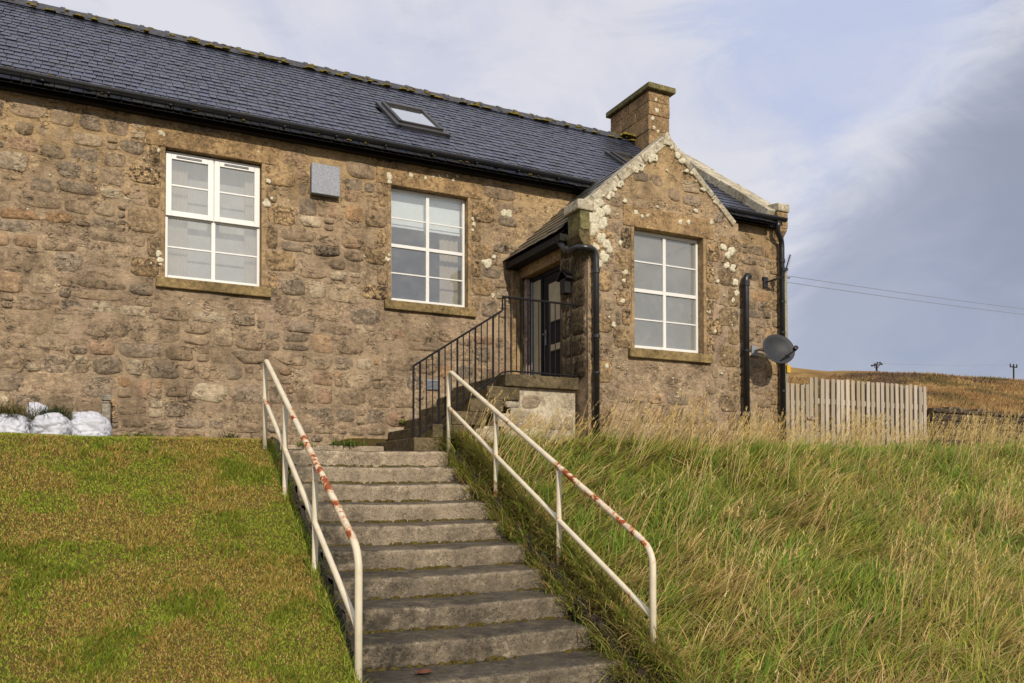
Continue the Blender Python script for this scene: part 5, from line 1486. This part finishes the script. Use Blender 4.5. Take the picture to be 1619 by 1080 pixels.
kk = bank_free(x, y); x, y, ox, oy, pull, hx, hy, n = x[kk], y[kk], ox[kk], oy[kk], pull[kk], hx[kk], hy[kk], int(kk.sum())
clump = fbm(x * 1.3 + 11, y * 1.3 + 5, 4); fine = fbm(x * 4.5, y * 4.5 + 3, 3)
s, d = stair_sd(x, y)
wild = sstep(.9, 1.5, s)
straw_p = np.clip(.38 + .9 * (clump - .5) + .6 * (fine - .5) + .5 * (hy - .5) + .10 * sstep(8.8, 6.5, y) * sstep(5.5, 4, x) , .10, .90)
isd = rng.random(n) < straw_p
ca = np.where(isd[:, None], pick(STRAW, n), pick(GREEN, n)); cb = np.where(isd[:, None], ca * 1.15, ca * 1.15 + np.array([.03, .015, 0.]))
wv = .2 + 1.2 * (fbm(x * .8 + 60, y * .8, 3) - .5) * 2
az = np.arctan2(oy / .13 * (pull > 0) * 1.0 + .85 * np.sin(wv), ox / .13 * (pull > 0) * 1.0 + .95 * np.cos(wv)) + rng.normal(0, .5, n)
hue = (hx * .7 + hy * .3 - .5)[:, None]
ca = ca * (1 + .45 * hue); cb = cb * (1 + .45 * hue)
az = az * (1 - .5 * (rng.random(n) < .12))
ln = (rng.uniform(.16, .36, n) + .16 * np.clip(fine - .42, 0, 1) + .12 * np.clip(clump - .45, 0, 1)) * (.60 + .40 * wild) * (.42 + .58 * sstep(8.4, 6.9, y))
th0 = rng.uniform(.35, 1.2, n) + .1; curl = rng.uniform(.3, 1.3, n)
wid = (np.full(n, .0030) + .00045 * y) * rng.choice([.8, 1.0, 1.3, 2.0], n)
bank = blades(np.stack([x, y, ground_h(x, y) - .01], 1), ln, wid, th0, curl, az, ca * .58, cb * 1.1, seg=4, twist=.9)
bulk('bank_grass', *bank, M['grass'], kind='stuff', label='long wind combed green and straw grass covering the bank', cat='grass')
# broad dark green tussocks
tus = []
for k in range(420):
    cx_, cy_ = rng.uniform(3.5, 17), rng.uniform(4.0, 10.6)
    if not bank_keep(np.array([cx_] * 40), np.array([cy_] * 40)).any(): continue
    m = 70; rr_ = rng.uniform(.05, .2)
    xx, yy = cx_ + rng.normal(0, rr_, m), cy_ + rng.normal(0, rr_ * .7, m)
    c = pick(GREEN[[0, 2, 4, 2]], m) * np.array([.85, .95, 1.0])
    tus.append(blades(np.stack([xx, yy, ground_h(xx, yy) - .01], 1), rng.uniform(.20, .40, m) * (.5 + .5 * float(sstep(8.6, 7, cy_))), rng.uniform(.006, .010, m), rng.uniform(.05, .9, m), rng.uniform(.5, 1.6, m), rng.normal(.35, .8, m), c * .7, c * 1.15, seg=5))
for k in range(190):                                           # overhanging the stair's open edge
    s0_, d0_ = rng.uniform(.86, 1.06), rng.uniform(-.4, 4.1)
    cx_, cy_ = stair_xy(s0_, d0_); m = 46
    xx, yy = cx_ + rng.normal(0, .06, m), cy_ + rng.normal(0, .06, m)
    c = np.where((rng.random(m) < .42)[:, None], pick(STRAW, m) * .8, pick(GREEN, m))
    zz = np.maximum(ground_h(xx, yy), SZ0 - d0_ * R_ / T_ - .06)
    tus.append(blades(np.stack([xx, yy, zz], 1), rng.uniform(.10, .27, m), rng.uniform(.004, .008, m), rng.uniform(.1, .8, m), rng.uniform(.6, 1.9, m), rng.normal(3.4, 1.3, m), c * .7, c * 1.1, seg=5))
bulk('grass_tussocks', *join(tus), M['grass'], kind='stuff', label='broad bladed dark green tussocks among the bank grass', cat='grass')
# seed stalks leaning with the wind
def stalks(N, keep, hmin, hmax, az0, lean):
    xx, yy = keep(N); m = len(xx)
    L_ = rng.uniform(hmin, hmax, m); az_ = rng.normal(az0, .35, m); th = rng.normal(lean, .16, m)
    c = pick(STRAW[[0, 1, 2, 4]], m) * 1.0
    root = np.stack([xx, yy, ground_h(xx, yy)], 1)
    A = blades(root, L_, np.full(m, .0034) + .0004 * yy, th, rng.uniform(.05, .4, m), az_, c * .8, c, seg=3, twist=1.5)
    # seed head: a few short fat ribbons near the tip
    tip = A[0].reshape(m, -1, 3)[:, -1]
    heads = []
    for q in range(4):
        rt = tip - np.stack([np.sin(th + .2) * np.cos(az_), np.sin(th + .2) * np.sin(az_), np.cos(th + .2)], 1) * (L_ * (.06 + .05 * q))[:, None]
        heads.append(blades(rt, rng.uniform(.03, .06, m), np.full(m, .006) + .0005 * yy, th + rng.normal(.1, .25, m), np.full(m, .3), az_ + rng.normal(0, .6, m), c * .95, c * 1.08, seg=2, twist=2))
    return [A] + heads
def k1(N):
    xx, yy = scatter(N, (3.3, 18), (3.6, 11.0), lambda x, y: bank_keep(x, y) & (fbm(x * .9 + 21, y * .9, 3) > .42))
    return xx, yy
def k2_(N):        # thick at the foot of the walls and of the fence
    a = rng.random(N); xx = np.where(a < .5, rng.uniform(3.5, 9.9, N), rng.uniform(9.9, 20, N))
    yy = np.where(xx < 5.1, rng.uniform(7.6, 8.35, N), np.where(xx < WR, rng.uniform(7.55, 8.15, N), np.where(xx < 10, rng.uniform(8.4, 9.85, N), rng.uniform(9.0, 10.9, N))))
    k = in_view(xx, yy, .72); return xx[k], yy[k]
def k3(N):
    X_, Y_ = [], []
    while len(X_) < N:
        cx_, cy_ = rng.uniform(3.4, 17), rng.uniform(3.8, 10.4)
        if not bank_keep(np.array([cx_] * 12), np.array([cy_] * 12)).any(): continue
        q = int(rng.integers(5, 22)); X_ += list(cx_ + rng.normal(0, .13, q)); Y_ += list(cy_ + rng.normal(0, .10, q))
    X_, Y_ = np.array(X_), np.array(Y_); k = bank_free(X_, Y_); return X_[k], Y_[k]
st = stalks(1700, k3, .48, .80, .05, .42) + stalks(1800, k1, .36, .66, .12, .55) + stalks(1500, k2_, .30, .62, .12, .68)
bulk('seed_stalks', *join(st), M['grass'], kind='stuff', label='pale dry seed stalks leaning over the bank with the wind', cat='grass')
# moor grass on the hill
xx, yy = scatter(160000, (14, 118), (13, 66), lambda x, y: in_view(x, y, .68) & (x > y * .93) & dens(y, 22, 1.0))
m = len(xx); c = moor_col(xx, yy) * rng.uniform(.75, 1.35, (m, 1)); gsel = fbm(xx * .3 + 5, yy * .3, 3) > .66
c[gsel] = c[gsel] * .4 + np.array([.075, .08, .02]) * .6
mo = blades(np.stack([xx, yy, ground_h(xx, yy) - .03], 1), rng.uniform(.18, .42, m) * (.7 + .012 * yy), .010 + .0016 * yy, rng.uniform(.1, .7, m), rng.uniform(.2, .9, m), rng.normal(.3, .8, m), c * .8, c * 1.15, seg=2, twist=1.2)
bulk('moor_grass', *mo, M['grass'], kind='stuff', label='rusty brown moor grass covering the hill behind the house', cat='grass')

# weeds at the foot of the wall and grass on the sacks
def weed(x, y, z, N, L_, cols, label, spread=.1, flat=.9, wide=.02, name='weed'):
    t_ = thing(name, (x, y, z), label, 'weed')
    a = rng.uniform(0, 6.28, N)
    c = pick(np.array(cols), N)
    b = blades(np.stack([x + rng.normal(0, spread, N), y + rng.normal(0, spread * .3, N), np.full(N, z)], 1), rng.uniform(.6, 1.1, N) * L_, rng.uniform(.6, 1.2, N) * wide, rng.uniform(.1, flat, N), rng.uniform(.2, 1.1, N), a, c * .8, c * 1.1, seg=4)
    bulk('leaves', *b, M['leaf'], t_)
BR = [(0.17, 0.22, 0.02), (0.22, 0.25, 0.03), (0.12, 0.18, 0.02)]
weed(0.38, 9.78, .50, 120, .08, BR, 'bright green low weeds at the wall foot past the concrete post', .13, 1.2, .025)
weed(0.70, 9.85, .50, 40, .06, BR, 'thin yellow green weed at the wall foot below the casement window', .06, 1.2, .022)
weed(1.30, 9.88, .50, 60, .14, [(0.04, 0.07, 0.012), (0.03, 0.05, 0.01)], 'dark spiky weed at the wall foot near the lawn handrail', .05, .8, .012)
weed(1.78, 9.40, .36, 50, .07, [(0.30, 0.28, 0.02), (0.2, 0.22, 0.02)], 'yellow flowering weed on the path above the stair', .09, 1.2, .022)
weed(2.55, 9.45, .45, 90, .11, BR[2:] + [(0.08, 0.13, 0.02)], 'green weed tuft by the wall beside the mossy steps', .10, 1.0, .016)
weed(2.05, 9.43, .44, 45, .07, BR, 'small green weed sprouting from the path kerb', .05, 1.0, .016)
weed(3.40, 9.93, .78, 40, .07, BR, 'little green weed growing where the mossy steps meet the wall', .05, 1.0, .014)
weed(-.46, 9.58, .66, 520, .20, [(0.035, 0.065, 0.012), (0.05, 0.085, 0.016), (0.03, 0.05, 0.01)], 'dark green grass tuft draped over a white sack', .075, 1.3, .007, 'grass_tuft')
weed(-.84, 9.57, .66, 480, .23, [(0.12, 0.11, 0.025), (0.22, 0.16, 0.05), (0.07, 0.09, 0.02)], 'straw and green grass tuft draped over the sack by the frame edge', .085, 1.4, .007, 'grass_tuft')

# ------------------------------------------------------------------ to metres
for me in bpy.data.meshes: me.transform(Matrix.Scale(S, 4))
for ob in bpy.data.objects:
    if ob is not cam and ob is not sun: ob.location = ob.location * S
    for md in ob.modifiers:
        if md.type == 'BEVEL': md.width *= S
sun.location = (0, -10, 20)
